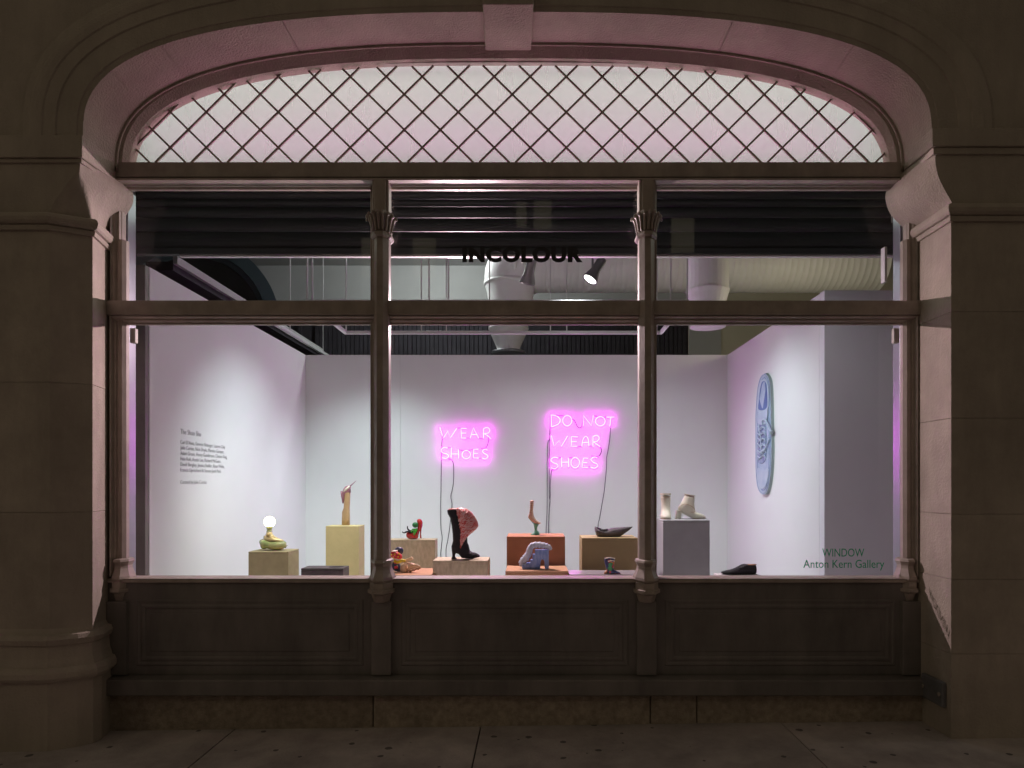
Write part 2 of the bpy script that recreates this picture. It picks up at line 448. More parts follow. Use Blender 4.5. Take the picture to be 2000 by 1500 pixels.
# wall sheet with arch hole
inner = face_ring(0.35, 3.99)
outer = []
for (x, y, z) in inner:
    dx, dz = x-aC, z-3.3
    k = min(6.5/abs(dx) if abs(dx) > 1e-6 else 1e9, 4.5/abs(dz) if abs(dz) > 1e-6 else 1e9)
    outer.append((aC+dx*k, 3.99, 3.3+dz*k))
mb = MB(); mb.rings([inner, outer], closed=False)
back = [(x, 4.27, z) for x, y, z in inner]; ob = [(x, 4.27, z) for x, y, z in outer]
mb.build('facade_wall', M['stone'], fac)
MB().box(-9, 9, 4.55, 4.62, 4.66, 8.5).build('upper_wall', M['stone'], fac)
for xa, xb in ((-6.8, -2.9), (2.7, 6.8)):
    MB().box(xa, xb, 4.38, 4.62, 3.2, 8.0).build('backing_wall', M['stone'], fac)
# archivolt moulding
prof = [(0, 3.99), (0.0, 3.985), (0.028, 3.98), (0.033, 3.974), (0.145, 3.974), (0.152, 3.967), (0.22, 3.967), (0.228, 3.961), (0.262, 3.958), (0.29, 3.961), (0.30, 3.967), (0.345, 3.974), (0.35, 3.99)]
MB().rings([face_ring(o_, y) for o_, y in prof], closed=False).build('archivolt', M['stone'], fac)
# soffit pieces between front edge and inner moulding
def soff(d, cxp, hwp, topy, n=2.7, N=240, leg=3.52):
    s = F/d
    cx = (cxp-VX)/s; hw = hwp/s; zs = 3.50; top = EYE+(VY-topy)/s
    return cx, hw, zs, top-zs, n
R0 = (aC, aHW, aZS, aTop-aZS, EXP0)
R1 = soff(4.26, 995, 771, 83); R2 = soff(4.275, 995, 763, 88); R2b = soff(4.285, 995, 757, 89)
R3 = soff(4.325, 995, 744, 113); 
def ringpts(R, d, t0, t1, N):
    cx, hw, zs, rise, n = R
    out = []
    for i in range(N+1):
        t = PI*(1-(t0+(t1-t0)*i/N)); c, s_ = math.cos(t), math.sin(t)
        out.append((cx+hw*math.copysign(abs(c)**(2/n), c), d, zs+rise*max(0, s_)**(2/n)))
    return out
cuts = [0.0, 0.135, 0.225, 0.36, 0.5, 0.64, 0.775, 0.865, 1.0]
for i in range(len(cuts)-1):
    e = 0.0003
    t0, t1 = cuts[i]+(e if i else 0), cuts[i+1]-(e if i < len(cuts)-2 else 0)
    a = ringpts(R0, 3.985, t0, t1, 26); m_ = [Vector(p).lerp(Vector(q), 0.5) for p, q in zip(a, ringpts(R1, 4.26, t0, t1, 26))]
    b = ringpts(R1, 4.26, t0, t1, 26)
    b2 = [(p[0], p[1]+0.0, p[2]+0.05) for p in b]
    if i == 0: a.insert(0, (a[0][0], a[0][1], 3.52)); b.insert(0, (b[0][0], b[0][1], 3.52))
    if i == len(cuts)-2: a.append((a[-1][0], a[-1][1], 3.52)); b.append((b[-1][0], b[-1][1], 3.52))
    MB().rings([a, b], closed=False).build('soffit_stone', M['stone'], fac, smooth=True)
def fullring(R, d, extra=0.0, leg=3.52):
    cx, hw, zs, rise, n = R
    pts = ringpts((cx, hw+extra, zs, rise+extra, n), d, 0, 1, 120)
    return [(pts[0][0], d, leg)]+pts+[(pts[-1][0], d, leg)]
MB().rings([fullring(R0, 3.99, 0.012), fullring(R1, 4.262, 0.012)], closed=False).build('soffit_backing', M['stone'], fac)
MB().rings([fullring(R1, 4.26), fullring(R1, 4.262, -0.012), fullring(R1, 4.268, -0.016), fullring(R2, 4.275, 0.02), fullring(R2, 4.279, 0.004), fullring(R2b, 4.285)], closed=False).build('soffit_bead', M['stone'], fac, smooth=True)
MB().rings([fullring(R2b, 4.285), fullring(R3, 4.33), fullring(R3, 4.40), fullring(R3, 4.40, 0.5)], closed=False).build('inner_soffit', M['stone'], fac, smooth=False)
# keystone
kx0, kx1 = PX(945, DF), PX(1042, DF)
mb = MB(); zb = PZ(27, DF)
vs = [(kx0, 3.90, zb+0.0), (kx1, 3.90, zb), (PX(1037, 4.29), 4.295, PZ(98, 4.29)), (PX(948, 4.29), 4.295, PZ(98, 4.29)),
      (kx0-0.05, 3.90, zb+0.9), (kx1+0.05, 3.90, zb+0.9), (kx1+0.05, 4.295, zb+0.9), (kx0-0.05, 4.295, zb+0.9)]
mb.add(vs, [(0,1,2,3), (7,6,5,4), (0,4,5,1), (1,5,6,2), (2,6,7,3), (3,7,4,0)])
key = mb.build('keystone', M['stone'], fac, bevel=0.006)
MB().add([(kx0+0.03, 3.888, zb+0.035), (kx1-0.03, 3.888, zb+0.035), (kx1, 3.888, zb+0.86), (kx0, 3.888, zb+0.86),
          (kx0+0.03, 3.902, zb+0.035), (kx1-0.03, 3.902, zb+0.035), (kx1, 3.902, zb+0.86), (kx0, 3.902, zb+0.86)],
         [(0,1,2,3), (4,7,6,5), (0,4,5,1), (1,5,6,2), (2,6,7,3), (3,7,4,0)]).build('keystone_panel', M['stone'], key, bevel=0.004)

# ---- piers
def offset_poly(poly, o):
    """open polyline of front outline, offset outward (towards -Y / opening) by o; returned open"""
    out = []
    n = len(poly)
    for i in range(n):
        ns = []
        for a, b in ((i-1, i), (i, i+1)):
            if a < 0 or b >= n: continue
            t = Vector(poly[b])-Vector(poly[a]); t.normalize(); ns.append(Vector((t.y, -t.x)))
        if len(ns) == 1: m_ = ns[0]; k = 1
        else:
            m_ = (ns[0]+ns[1]).normalized(); k = 1/max(0.3, m_.dot(ns[0]))
        out.append((poly[i][0]+m_.x*o*k, poly[i][1]+m_.y*o*k))
    return out
# outlines run so that the outward side is to the right of travel (left pier: left->right, then back)
LP = [(-6.5, 3.98), (-2.82, 3.98), (-2.635, 4.08), (-2.72, 4.42)]
RP = [(2.435, 4.42), (2.435, 3.98), (6.5, 3.98)]
BPL = [(-6.5, 3.98), (-2.82, 3.98), (-2.70, 4.045), (-2.655, 4.085), (-2.65, 4.14), (-2.72, 4.42)]
def pier_poly(side, o, bs=False):
    base = (BPL if bs else LP) if side < 0 else RP
    p = offset_poly(base, o)
    return p+([(-6.5, 4.42)] if side < 0 else [(6.5, 4.42)])
def pier(side, joints, base_prof, rollz, capz):
    pr = empty('pier', (-2.8 if side < 0 else 2.6, 4.1, 0))
    pr.parent = fac; pr.location = Vector(pr.location)-Vector(fac.location)
    pr['label'] = 'pier left of the window with a chamfered corner' if side < 0 else 'square edged pier right of the window'
    def rel(mb, name, m, **k): return mb.build(name, m, pr, **k)
    for a, b in zip(joints[:-1], joints[1:]):
        rel(MB().prism(pier_poly(side, 0), a+0.001, b-0.001), 'stone_block', M['stone_rough'], bevel=0.0012)
    rel(MB().prism(pier_poly(side, -0.008), joints[0], joints[-1]+0.3), 'mortar_core', M['stone'])
    if base_prof:
        rings = [[(x, y, z) for x, y in pier_poly(side, o_, True)] for z, o_ in base_prof]
        rel(MB().rings(rings), 'pier_base', M['stone'])
    # roll moulding
    rr = [(rollz-0.072, 0.0), (rollz-0.07, 0.014), (rollz-0.045, 0.018), (rollz-0.038, 0.01), (rollz-0.034, 0.026), (rollz-0.02, 0.036), (rollz, 0.04), (rollz+0.018, 0.034), (rollz+0.03, 0.018), (rollz+0.034, 0.0)]
    rel(MB().rings([[(x, y, z) for x, y in pier_poly(side, o_)] for z, o_ in rr]), 'roll_moulding', M['stone'])
    return pr
bprof = [(-0.12, 0.03), (0.395, 0.03), (0.40, 0.052), (0.42, 0.066), (0.45, 0.066), (0.475, 0.055), (0.48, 0.04), (0.50, 0.036), (0.53, 0.026), (0.60, 0.02), (0.61, 0.034), (0.64, 0.044), (0.665, 0.034), (0.672, 0.012), (0.69, 0.004), (0.70, 0.0)]
pL = pier(-1, [-0.12, 0.66, 1.38, 2.14, 3.07], bprof, 3.095, 3.5)
pR = pier(1, [-0.12, 0.555, 0.99, 1.37, 1.93, 2.55, 3.10], None, 3.145, 3.55)
# corbels (stone that flares from the pier up to the arch impost)
def curve(pts, d0, d1=None, k=10):
    d1 = d1 or d0
    n = len(pts)
    w = [P(px, py, d0+(d1-d0)*i/(n-1)) for i, (px, py) in enumerate(pts)]
    return spline(w, k)
def resample(c, n):
    L = [0]
    for a, b in zip(c[:-1], c[1:]): L.append(L[-1]+(b-a).length)
    out = []
    for i in range(n+1):
        t = L[-1]*i/n; j = 0
        while j < len(L)-2 and L[j+1] < t: j += 1
        f = (t-L[j])/max(1e-9, L[j+1]-L[j]); out.append(c[j].lerp(c[j+1], f))
    return out
def loft2(mb, A, B, m_=8, bulge=0.0, nrm=Vector((0, -1, 0))):
    A = resample(A, 18); B = resample(B, 18); rows = []
    for k in range(m_+1):
        t = k/m_
        rows.append([a.lerp(b, t)+nrm*bulge*math.sin(PI*t)*math.sin(PI*i/18) for i, (a, b) in enumerate(zip(A, B))])
    mb.rings(rows, closed=False)
C1 = curve([(157, 316), (150, 336), (136, 352), (119, 376), (105, 397), (97, 420)], 3.98)
C2 = curve([(157, 316), (160, 345), (167, 372), (174, 402), (180, 440)], 3.98, 4.08)
C3 = curve([(236, 352), (241, 370), (238, 388), (228, 404), (215, 422), (208, 446)], 4.31)
mb = MB(); loft2(mb, C1, C2, 8, 0.012, Vector((0.6, -0.6, 0))); loft2(mb, C2, C3, 10, 0.0)
far = [Vector((p.x, 4.42, p.z)) for p in C3]; loft2(mb, C3, far, 1)
mb.build('corbel', M['stone_rough'], pL, smooth=True)
flatC = [Vector((-6.5, 3.98, p.z)) for p in C1]
mb = MB(); loft2(mb, flatC, C1, 1); mb.build('pier_head', M['stone'], pL)
D1 = curve([(1827, 292), (1827, 318), (1833, 345), (1843, 367), (1858, 394), (1858, 402)], 3.98)
D3 = curve([(1758, 338), (1747, 365), (1749, 385), (1757, 405), (1775, 425), (1795, 440)], 4.31)
mb = MB(); loft2(mb, D3, D1, 12, 0.02, Vector((-1, 0, 0)))
far = [Vector((p.x, 4.42, p.z)) for p in D3]; loft2(mb, far, D3, 1)
mb.build('corbel', M['stone'], pR, smooth=True)
flatD = [Vector((6.5, 3.98, p.z)) for p in D1]
mb = MB(); loft2(mb, D1, flatD, 1); mb.build('pier_head', M['stone'], pR)
# impost caps
def cap(side, z0, z1, z2, parent):
    x = -2.616 if side < 0 else 2.312
    far = -6.5 if side < 0 else 6.5
    mb = MB(); a, b = sorted((x, far))
    mb.box(a, b, 3.955, 4.345, z1, z2)
    mb.build('impost_cap', M['stone'], parent, bevel=0.004)
    a, b = sorted((x+side*0.012, far))
    MB().box(a, b, 3.968, 4.333, z0, z1-0.001).build('impost_fillet', M['stone'], parent, bevel=0.004)
cap(-1, 3.415, 3.44, 3.568, pL)
cap(1, 3.465, 3.505, 3.61, pR)

# stone plinth blocks below the window
DPz = [(-2.75, PX(729, 4.28)), (PX(729, 4.28), PX(1270, 4.28)), (PX(1270, 4.28), PX(1361, 4.28)), (PX(1361, 4.28), 2.5)]
for x0, x1 in DPz:
    MB().box(x0+0.003, x1-0.003, 4.275+random.uniform(-.002, .002), 4.5, -0.12, 0.222).build('plinth_stone', M['granite'], fac, bevel=0.006)

# ================================================================== SHOP WINDOW
GD = 4.40
win = empty('shop_window', (0, 4.3, 0.25), 'brown painted iron shop window of three tall bays under a latticed fanlight', 'window')
gs = F/GD
bays = [(PX(244, GD), PX(726, GD)), (PX(760, GD), PX(1247, GD)), (PX(1281, GD), PX(1765, GD))]
rows_ = [(PZ(594, GD), PZ(374, GD)), (PZ(1122, GD), PZ(636, GD))]
ZU0, ZU1 = rows_[0]; ZL0, ZL1 = rows_[1]
XL, XR = -2.70, 2.44
# frame boards (front face y=4.315) laid between mouldings, butt jointed
FY = 4.315
def board(name, x0, x1, z0, z1, y0=FY, y1=4.42, m='iron', bevel=0.003):
    return MB().box(x0, x1, y0, y1, z0, z1).build(name, M[m], win, bevel=bevel)
mo = 0.045
board('head_beam', XL, XR, PZ(346, 4.28), PZ(317, 4.28), 4.275)
board('head_bead', XL, XR, PZ(351, 4.26), PZ(346, 4.26)-0.002, 4.262, bevel=0.004)
board('head_rail', XL, XR, ZU1+0.012, PZ(351, 4.26)-0.004, 4.335)
board('transom_rail', XL, XR, ZL1+mo, ZU0-0.004, 4.295)
for (a, b) in ((XL, bays[0][0]-0.004), (bays[0][1]+0.004, bays[1][0]-0.004), (bays[1][1]+0.004, bays[2][0]-0.004), (bays[2][1]+0.004, XR)):
    board('mullion', a, b, ZL0-0.01, ZL1+mo-0.001, 4.345)
    board('mullion', a, b, ZU0-0.003, ZU1+0.011, 4.345)
# sill and base panels
board('sill', XL, XR, PZ(1134, 4.24), ZL0-0.014, 4.306, 4.46, bevel=0.007)
board('sill_bead', XL, XR, PZ(1141, 4.25), PZ(1134, 4.24)-0.002, 4.306, 4.46, bevel=0.004)
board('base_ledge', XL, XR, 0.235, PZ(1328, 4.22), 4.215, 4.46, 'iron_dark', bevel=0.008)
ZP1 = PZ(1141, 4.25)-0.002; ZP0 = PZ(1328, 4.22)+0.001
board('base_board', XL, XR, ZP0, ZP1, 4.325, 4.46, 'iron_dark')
# moulded rectangular rings
def rect_ring(name, x0, x1, z0, z1, prof, m='iron', skip_bottom=False, parent=win):
    """prof: list of (inset outward from the opening, y)"""
    rings = []
    for o_, y in prof:
        if skip_bottom:
            rings.append([(x0-o_, y, z0), (x0-o_, y, z1+o_), (x1+o_, y, z1+o_), (x1+o_, y, z0)])
        else:
            rings.append([(x0-o_, y, z0-o_), (x0-o_, y, z1+o_), (x1+o_, y, z1+o_), (x1+o_, y, z0-o_)])
    mb = MB(); mb.rings(rings, closed=not skip_bottom, caps=False)
    return mb.build(name, M[m], parent)
mp_l = [(0, 4.395), (0, 4.372), (0.004, 4.366), (0.010, 4.366), (0.012, 4.358), (0.014, 4.345), (0.020, 4.336), (0.028, 4.334), (0.030, 4.322), (0.034, 4.308), (0.040, 4.304), (0.044, 4.310), (0.045, 4.345)]
mp_u = [(0, 4.395), (0, 4.372), (0.004, 4.364), (0.011, 4.362), (0.013, 4.352), (0.016, 4.342), (0.024, 4.330), (0.034, 4.326), (0.036, 4.318), (0.040, 4.312), (0.044, 4.318), (0.045, 4.345)]
for (a, b) in bays:
    rect_ring('pane_moulding', a, b, ZL0, ZL1, mp_l, skip_bottom=True)
    rect_ring('pane_moulding', a, b, ZU0, ZU1, mp_u, skip_bottom=True)
for i, (a, b) in enumerate(bays):
    for (z0, z1) in rows_:
        MB().box(a-0.01, b+0.01, GD, GD+0.001, z0-0.01, z1+0.01).add([], []).build('glass_pane', M['glass'], win)
# (single sheets)
# replace boxes by single sheets so that light crosses one surface only
for o in list(win.children):
    if o.name.startswith('glass_pane'):
        me = o.data; xs_ = [v.co.x for v in me.vertices]; zs_ = [v.co.z for v in me.vertices]; y = me.vertices[0].co.y
        nm = bpy.data.meshes.new('glass_pane')
        nm.from_pydata([(min(xs_), y, min(zs_)), (max(xs_), y, min(zs_)), (max(xs_), y, max(zs_)), (min(xs_), y, max(zs_))], [], [(0,1,2,3)])
        nm.materials.append(M['glass']); o.data = nm
# base panels with moulded rings
for (a, b) in ((PX(262, 4.3), PX(708, 4.3)), (PX(782, 4.3), PX(1228, 4.3)), (PX(1300, 4.3), PX(1752, 4.3))):
    z0, z1 = PZ(1302, 4.3), PZ(1172, 4.3)
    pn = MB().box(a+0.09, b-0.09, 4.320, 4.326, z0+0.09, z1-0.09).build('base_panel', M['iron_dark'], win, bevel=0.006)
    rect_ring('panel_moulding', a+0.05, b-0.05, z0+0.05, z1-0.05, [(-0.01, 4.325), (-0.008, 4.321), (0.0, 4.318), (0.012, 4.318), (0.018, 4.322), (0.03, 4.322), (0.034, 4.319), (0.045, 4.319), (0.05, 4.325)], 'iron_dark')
# slender columns
def column(cx, full=True):
    cyy = 4.335 if full else 4.375; rt = PI/8
    cn = empty('column', (cx, cyy, PZ(1150, 4.24)))
    cn.parent = win; cn.location = Vector(cn.location)-Vector(win.location)
    z = lambda py: PZ(py, 4.24)
    def oct_(name, prof, m='iron', bevel=0):
        MB().lathe((cx, cyy, 0), prof if full else [(a*0.8 if name != 'shaft' else a*0.55, b) for a, b in prof], 8, rt, 1.7 if full else 1.5).build(name, M[m], cn, bevel=bevel)
    r = 0.050
    oct_('shaft', [(r, z(1100)), (r, z(457)), (r-0.004, z(456))])
    # base: torus, ogee bell, block
    oct_('column_base', [(0.052, z(1094)), (0.066, z(1096)), (0.070, z(1100)), (0.062, z(1104)), (0.056, z(1108)), (0.058, z(1114)), (0.068, z(1122)), (0.078, z(1129)), (0.080, z(1134)), (0.074, z(1137)), (0.070, z(1139))])
    oct_('column_foot', [(0.070, z(1139)), (0.076, z(1140)), (0.076, z(1152)), (0.088, z(1153)), (0.088, z(1159)), (0.066, z(1163)), (0.058, z(1172)), (0.052, z(1178))])
    MB().box(cx-0.062, cx+0.062, 4.29, 4.33, PZ(1326, 4.22), z(1178)).build('column_pedestal', M['iron_dark'], cn, bevel=0.004)
    if full:
        capi = MB().lathe((cx, cyy, 0), [(0.052, z(460)), (0.068, z(458)), (0.070, z(453)), (0.056, z(449)), (0.056, z(440)), (0.062, z(428)), (0.074, z(420)), (0.080, z(416)), (0.080, z(412)), (0.058, z(411))], 8, rt, 1.7).build('capital', M['iron'], cn)
        for k in range(9):      # acanthus leaves curling out of the bell
            t = PI+PI*(k+0.5)/9
            u = Vector((math.cos(t), math.sin(t)*1.7, 0))
            base = Vector((cx, cyy, 0))
            pts = [base+u*0.056+Vector((0, 0, z(448))), base+u*0.066+Vector((0, 0, z(434))), base+u*0.076+Vector((0, 0, z(423))), base+u*0.092+Vector((0, 0, z(418))), base+u*0.096+Vector((0, 0, z(424)))]
            MB().tube(spline(pts, 3), [0.008]*4+[0.009]*4+[0.007]*4+[0.006], 6).build('leaf', M['iron'], capi, smooth=True)
        MB().box(cx-0.052, cx+0.052, 4.27, 4.36, z(412), PZ(352, 4.28)).build('upper_shaft', M['iron'], cn, bevel=0.008)
        MB().box(cx-0.036, cx+0.036, 4.255, 4.27, z(411), PZ(352, 4.28)-0.002).build('upper_fillet', M['iron'], cn, bevel=0.006)
column(PX(742, 4.26)); column(PX(1265, 4.26)); column(PX(228, 4.3), False); column(PX(1781, 4.3), False)
# fanlight
gC, gHW, gZS = PX(994, GD), 735*GD/F, PZ(316, GD)
gR = PZ(129, GD)-gZS; GE = 2.9
AR = (gC, gHW, gZS, gR, GE)
def gring(extra, y, N=120):
    return ringpts((gC, gHW+extra, gZS, gR+extra, GE), y, 0, 1, N)
MB().rings([gring(0, 4.398), gring(0, 4.362), gring(0.012, 4.352), gring(0.02, 4.34), gring(0.024, 4.318), gring(0.05, 4.314), gring(0.058, 4.325), gring(0.075, 4.332)], closed=False).build('arch_frame', M['iron'], win, smooth=False)
fan = [(x, GD+0.012, z) for x, y, z in gring(0.012, 0)]
mb = MB(); n = len(fan)
low = [(x, GD+0.012, gZS-0.02) for x, y, z in fan]
mb.rings([fan, low], closed=False)
mb.build('fanlight_pane', M['frost'], win)
# lattice
pitch = 70.3; wbar = 0.0122
def inarch(px, py):
    x, z = PX(px, GD), PZ(py, GD)
    if py > 316: return False
    t = arch_top(x, *AR); return t is not None and z <= t
rowsy = 149.8; ratio = 69.3/70.3
for sgn in (1, -1):
    for k in range(-26, 30):
        x0 = 684.5+pitch*k
        pts = []
        s0 = -200; st = 0.5; t = s0; inside = []
        while t < 260:
            px = x0+sgn*t; py = rowsy+t*ratio
            if inarch(px, py): inside.append(t)
            t += st
        if len(inside) < 6: continue
        a, b = inside[0]-1.5, inside[-1]+1.5
        pa = P(x0+sgn*a, rowsy+a*ratio, 4.372); pb = P(x0+sgn*b, rowsy+b*ratio, 4.372)
        pa.y = pb.y = 4.372+(0.004 if sgn > 0 else 0)
        dvec = (pb-pa).normalized(); up = Vector((0, 1, 0)).cross(dvec).normalized()*wbar*0.5
        yv = Vector((0, 0.005, 0))
        vs = [pa-up-yv, pa+up-yv, pa+up+yv, pa-up+yv, pb-up-yv, pb+up-yv, pb+up+yv, pb-up+yv]
        MB().add(vs, [(0,1,2,3), (7,6,5,4), (0,4,5,1), (1,5,6,2), (2,6,7,3), (3,7,4,0)]).build('lattice_bar', M['iron'], win)
# closed box behind the fanlight that holds its lamps
mb = MB()
mb.box(-2.95, 2.65, 5.06, 5.10, 3.775, 4.60)
mb.box(-2.95, 2.65, 4.415, 5.06, 4.60, 4.63)
mb.box(-2.98, -2.95, 4.415, 5.06, 3.48, 4.60); mb.box(2.65, 2.68, 4.415, 5.06, 3.48, 4.60)
def slab_(y0, z0, y1, z1, t):
    return [(x, y, z) for x in (-2.98, 2.68) for y, z in ((y0, z0), (y1, z1), (y1, z1+t), (y0, z0+t))]
BF = [(0,1,2,3), (7,6,5,4), (0,4,5,1), (1,5,6,2), (2,6,7,3), (3,7,4,0)]
mb.add(slab_(4.415, 3.478, 5.098, 3.772, 0.012), BF)
mb.build('light_box', M['white'], win)
MB().add(slab_(4.412, 3.468, 5.103, 3.765, 0.006), BF).build('box_underside', M['shutter'], win)
MB().box(-2.98, 2.68, 5.101, 5.108, 3.775, 4.6).build('box_back', M['room_dark'], win)

# ================================================================== GALLERY INTERIOR
FLZ = 0.30
o = MB().box(-7, 7, 4.47, 12.2, 0.0, FLZ).build('gallery_floor', M['floor']); tag(o, kind='structure')
o = MB().box(-7, 7, 4.63, 12.2, 5.25, 5.35).build('ceiling', M['room_grey']); tag(o, kind='structure')
# base wall behind the iron panels
o = MB().box(-4, 4, 4.462, 4.469, 0.25, 0.93).build('inner_base_wall', M['white']); tag(o, kind='structure')
o = MB().box(-7.1, -7.0, 4.6, 12.2, 0, 5.3).build('side_wall', M['room_green']); tag(o, kind='structure')
o = MB().box(7.0, 7.1, 4.6, 12.2, 0, 5.3).build('side_wall', M['room_olive']); tag(o, kind='structure')
for xa, xb in ((-7, -2.72), (2.46, 7)):
    o = MB().box(xa, xb, 4.425, 4.62, 0, 5.3).build('front_wall', M['room_grey']); tag(o, kind='structure')
o = MB().box(-2.72, 2.46, 5.11, 5.16, 3.79, 5.3).build('front_wall', M['room_grey']); tag(o, kind='structure')
WT = 1.55+251/150.0
BW = 8.9; LX = -2.97; RX = 2.527; LD = 5.28; RD = 5.93
bw = empty('partition_wall', (0, BW, FLZ), 'broad grey white back partition behind the neon writing', 'wall')
px_j = [PX(597, BW), PX(782, BW), PX(1421, BW)]
MB().box(LX, PX(782, BW)-0.0012, BW, BW+0.1, FLZ, WT).build('wall_panel', M['white'], bw)
MB().box(PX(782, BW)+0.0012, RX, BW, BW+0.1, FLZ, WT).build('wall_panel', M['white'], bw)
MB().box(LX, RX, BW+0.02, BW+0.12, FLZ, WT-0.004).build('wall_core', M['white'], bw)
lw = MB().box(LX-0.12, LX, LD, BW+0.1, FLZ, WT).build('partition_wall', M['white'], bevel=0.002)
tag(lw, 'white left partition wall carrying the small exhibition text', 'wall')
rw = MB().box(RX, RX+0.12, RD+0.10, BW+0.1, FLZ, WT).build('partition_wall', M['white'], bevel=0.002)
tag(rw, 'bright right partition wall with the blue sneaker relief hung on it', 'wall')
ew = MB().box(RX, 6.9, RD, RD+0.098, FLZ, PZ(567, RD)).build('partition_wall', M['grey_wall'], bevel=0.002)
tag(ew, 'grey wall end facing the street behind the green gallery lettering', 'wall')
dp = MB().box(-3.35, LX-0.002, 5.225, 5.275, FLZ, PZ(515, 5.2)).build('inner_post', M['iron_dark'], bevel=0.004)
tag(dp, 'dark brown post between the window and the left white wall', 'post')
o = MB().box(-7, -3.36, 5.4, 5.5, FLZ, 5.2).build('side_curtain', M['room_dark']); tag(o, 'dark screen beside the brown post at far left inside', 'screen')

# far room beyond the partitions
FW = 11.6
fwl = empty('back_wall', (0, FW, 0), kind='structure')
MB().box(-7, 7, FW, FW+0.1, PZ(588, FW), 5.3).build('upper_wall', M['room_grey'], fwl)
MB().box(PX(1408, FW), 7, FW-0.02, FW, FLZ, PZ(572, FW)+0.6).build('cream_wall', M['room_olive'], fwl)
MB().box(PX(1345, FW), PX(1408, FW)-0.003, FW-0.03, FW, FLZ, PZ(588, FW)).build('grey_pier', M['room_grey'], fwl)
k = 0
x = -7.0
while x < PX(1345, FW)-0.08:      # dark curtain strips
    MB().box(x, x+0.062, FW-0.02-random.uniform(0, .02), FW+0.02, FLZ, PZ(588, FW)-0.002).build('curtain_strip', M['room_dark'], fwl)
    x += 0.075 if x > -4 else 0.3
MB().box(-7, PX(1345, FW), FW+0.03, FW+0.08, FLZ, PZ(588, FW)).build('curtain_backing', M['room_dark'], fwl)
# dark arched window on the left of the far room
aw = empty('arched_window', (PX(380, 10.2), 10.2, 2), 'dark arched window high on the left beyond the white wall', 'window')
cxw, zw = PX(370, 10.2), PZ(640, 10.2); rw_ = 178*10.2/F
circ = lambda r, y: [(cxw+r*math.cos(PI*i/40), y, zw+r*math.sin(PI*i/40)) for i in range(41)]
MB().rings([circ(rw_, 10.2), circ(rw_*0.86, 10.2), circ(rw_*0.85, 10.24), circ(rw_*0.80, 10.25), circ(rw_*0.79, 10.3)], closed=False).build('arch_trim', mat('teal grey trim', (0.09, 0.13, 0.15), 0.4), aw, smooth=False)
mb = MB(); mb.rings([circ(rw_*0.8, 10.28), [(p[0], 10.28, zw-1.2) for p in circ(rw_*0.8, 0)]], closed=False); mb.build('pane', M['room_green'], aw)
# long beam beside the left wall
bm_ = empty('ceiling_beam', (-3.3, 6.3, 3.6), 'long grey beam running back above the left white wall', 'beam')
MB().box(-3.55, -3.30, 6.25, 10.6, 3.50, 3.58).build('beam_body', M['room_dark'], bm_)
MB().box(-3.30, -3.26, 6.25, 10.6, 3.56, 3.63).build('beam_trim', M['room_grey'], bm_)
# ceiling joists and pale bay columns
for i, xx in enumerate((PX(650, 11.2), PX(700, 11.2))):
    pass

# ---- ducts
du = empty('air_duct', (0, 9.6, 4.6), 'fat white spiral air duct with an elbow and tapering drop in the middle', 'duct')
DD = 9.7; zc = PZ(512, DD); rd = (570-512)*DD/F
prof = []; x = PX(1045, DD); xe = PX(1712, DD)
r_out = []
while x < xe:
    r_out += [(rd, x), (rd+0.005, x+0.008), (rd, x+0.016)]; x += 0.085
MB().lathe((0, DD, zc), r_out, 28, 0, 1, 'X').build('straight_run', M['duct'], du, smooth=True)
# elbow down to the drop
el = []
cxE = PX(985, DD); 
ctrl = [(1066, 512, 58), (1038, 513, 58), (1014, 522, 58), (999, 543, 54), (997, 572, 46), (998, 602, 41)]
ep = spline([P(a_, b_, DD) for a_, b_, c_ in ctrl], 5)
er = []
for i in range(len(ep)):
    a_ = i/5; j = min(int(a_), len(ctrl)-2); er.append((ctrl[j][2]+(ctrl[j+1][2]-ctrl[j][2])*(a_-j))*DD/F)
MB().tube(ep, er, 28).build('elbow', M['duct'], du, smooth=True)
for j_ in (9, 17):
    MB().tube([ep[j_], ep[j_+1]], [er[j_]+0.012, er[j_+1]+0.012], 28).build('elbow_seam', M['duct'], du, smooth=True)
cE = PX(993, DD)
MB().lathe((cE, DD, 0), [(0.29, PZ(588, DD)), (0.28, PZ(640, DD)), (0.285, PZ(643, DD)), (0.26, PZ(650, DD)), (0.165, PZ(680, DD)), (0.16, PZ(684, DD)), (0.225, PZ(687, DD)), (0.225, PZ(690, DD)), (0.16, PZ(691, DD))], 28).build('drop_cone', M['duct'], du, smooth=False)
MB().lathe((cE, DD, 0), [(0.232, PZ(686, DD)), (0.24, PZ(688, DD)), (0.232, PZ(692, DD))], 28).build('rim', M['lamp_metal'], du)
MB().lathe((PX(1003, DD), DD, zc), [(rd+.02, 0), (rd+.035, 0.03), (rd+.02, 0.06)], 28, 0, 1, 'X').build('seam_band', M['duct'], du, smooth=True)
d2 = empty('air_duct', (1.9, 8.6, 4.3), 'short white duct drop hanging right of the second window column', 'duct')
D2 = 8.2; c2 = PX(1382, D2); r2 = 40*D2/F
MB().lathe((c2, D2, 0), [(r2, PZ(400, D2)), (r2, PZ(566, D2)), (r2+.01, PZ(567, D2)), (r2+.01, PZ(570, D2)), (r2*0.97, PZ(577, D2)), (r2*0.82, PZ(600, D2)), (r2*0.78, PZ(634, D2)), (r2*0.86, PZ(636, D2)), (r2*0.86, PZ(639, D2)), (r2*0.6, PZ(640, D2))], 28).build('drop', M['duct'], d2, smooth=False)

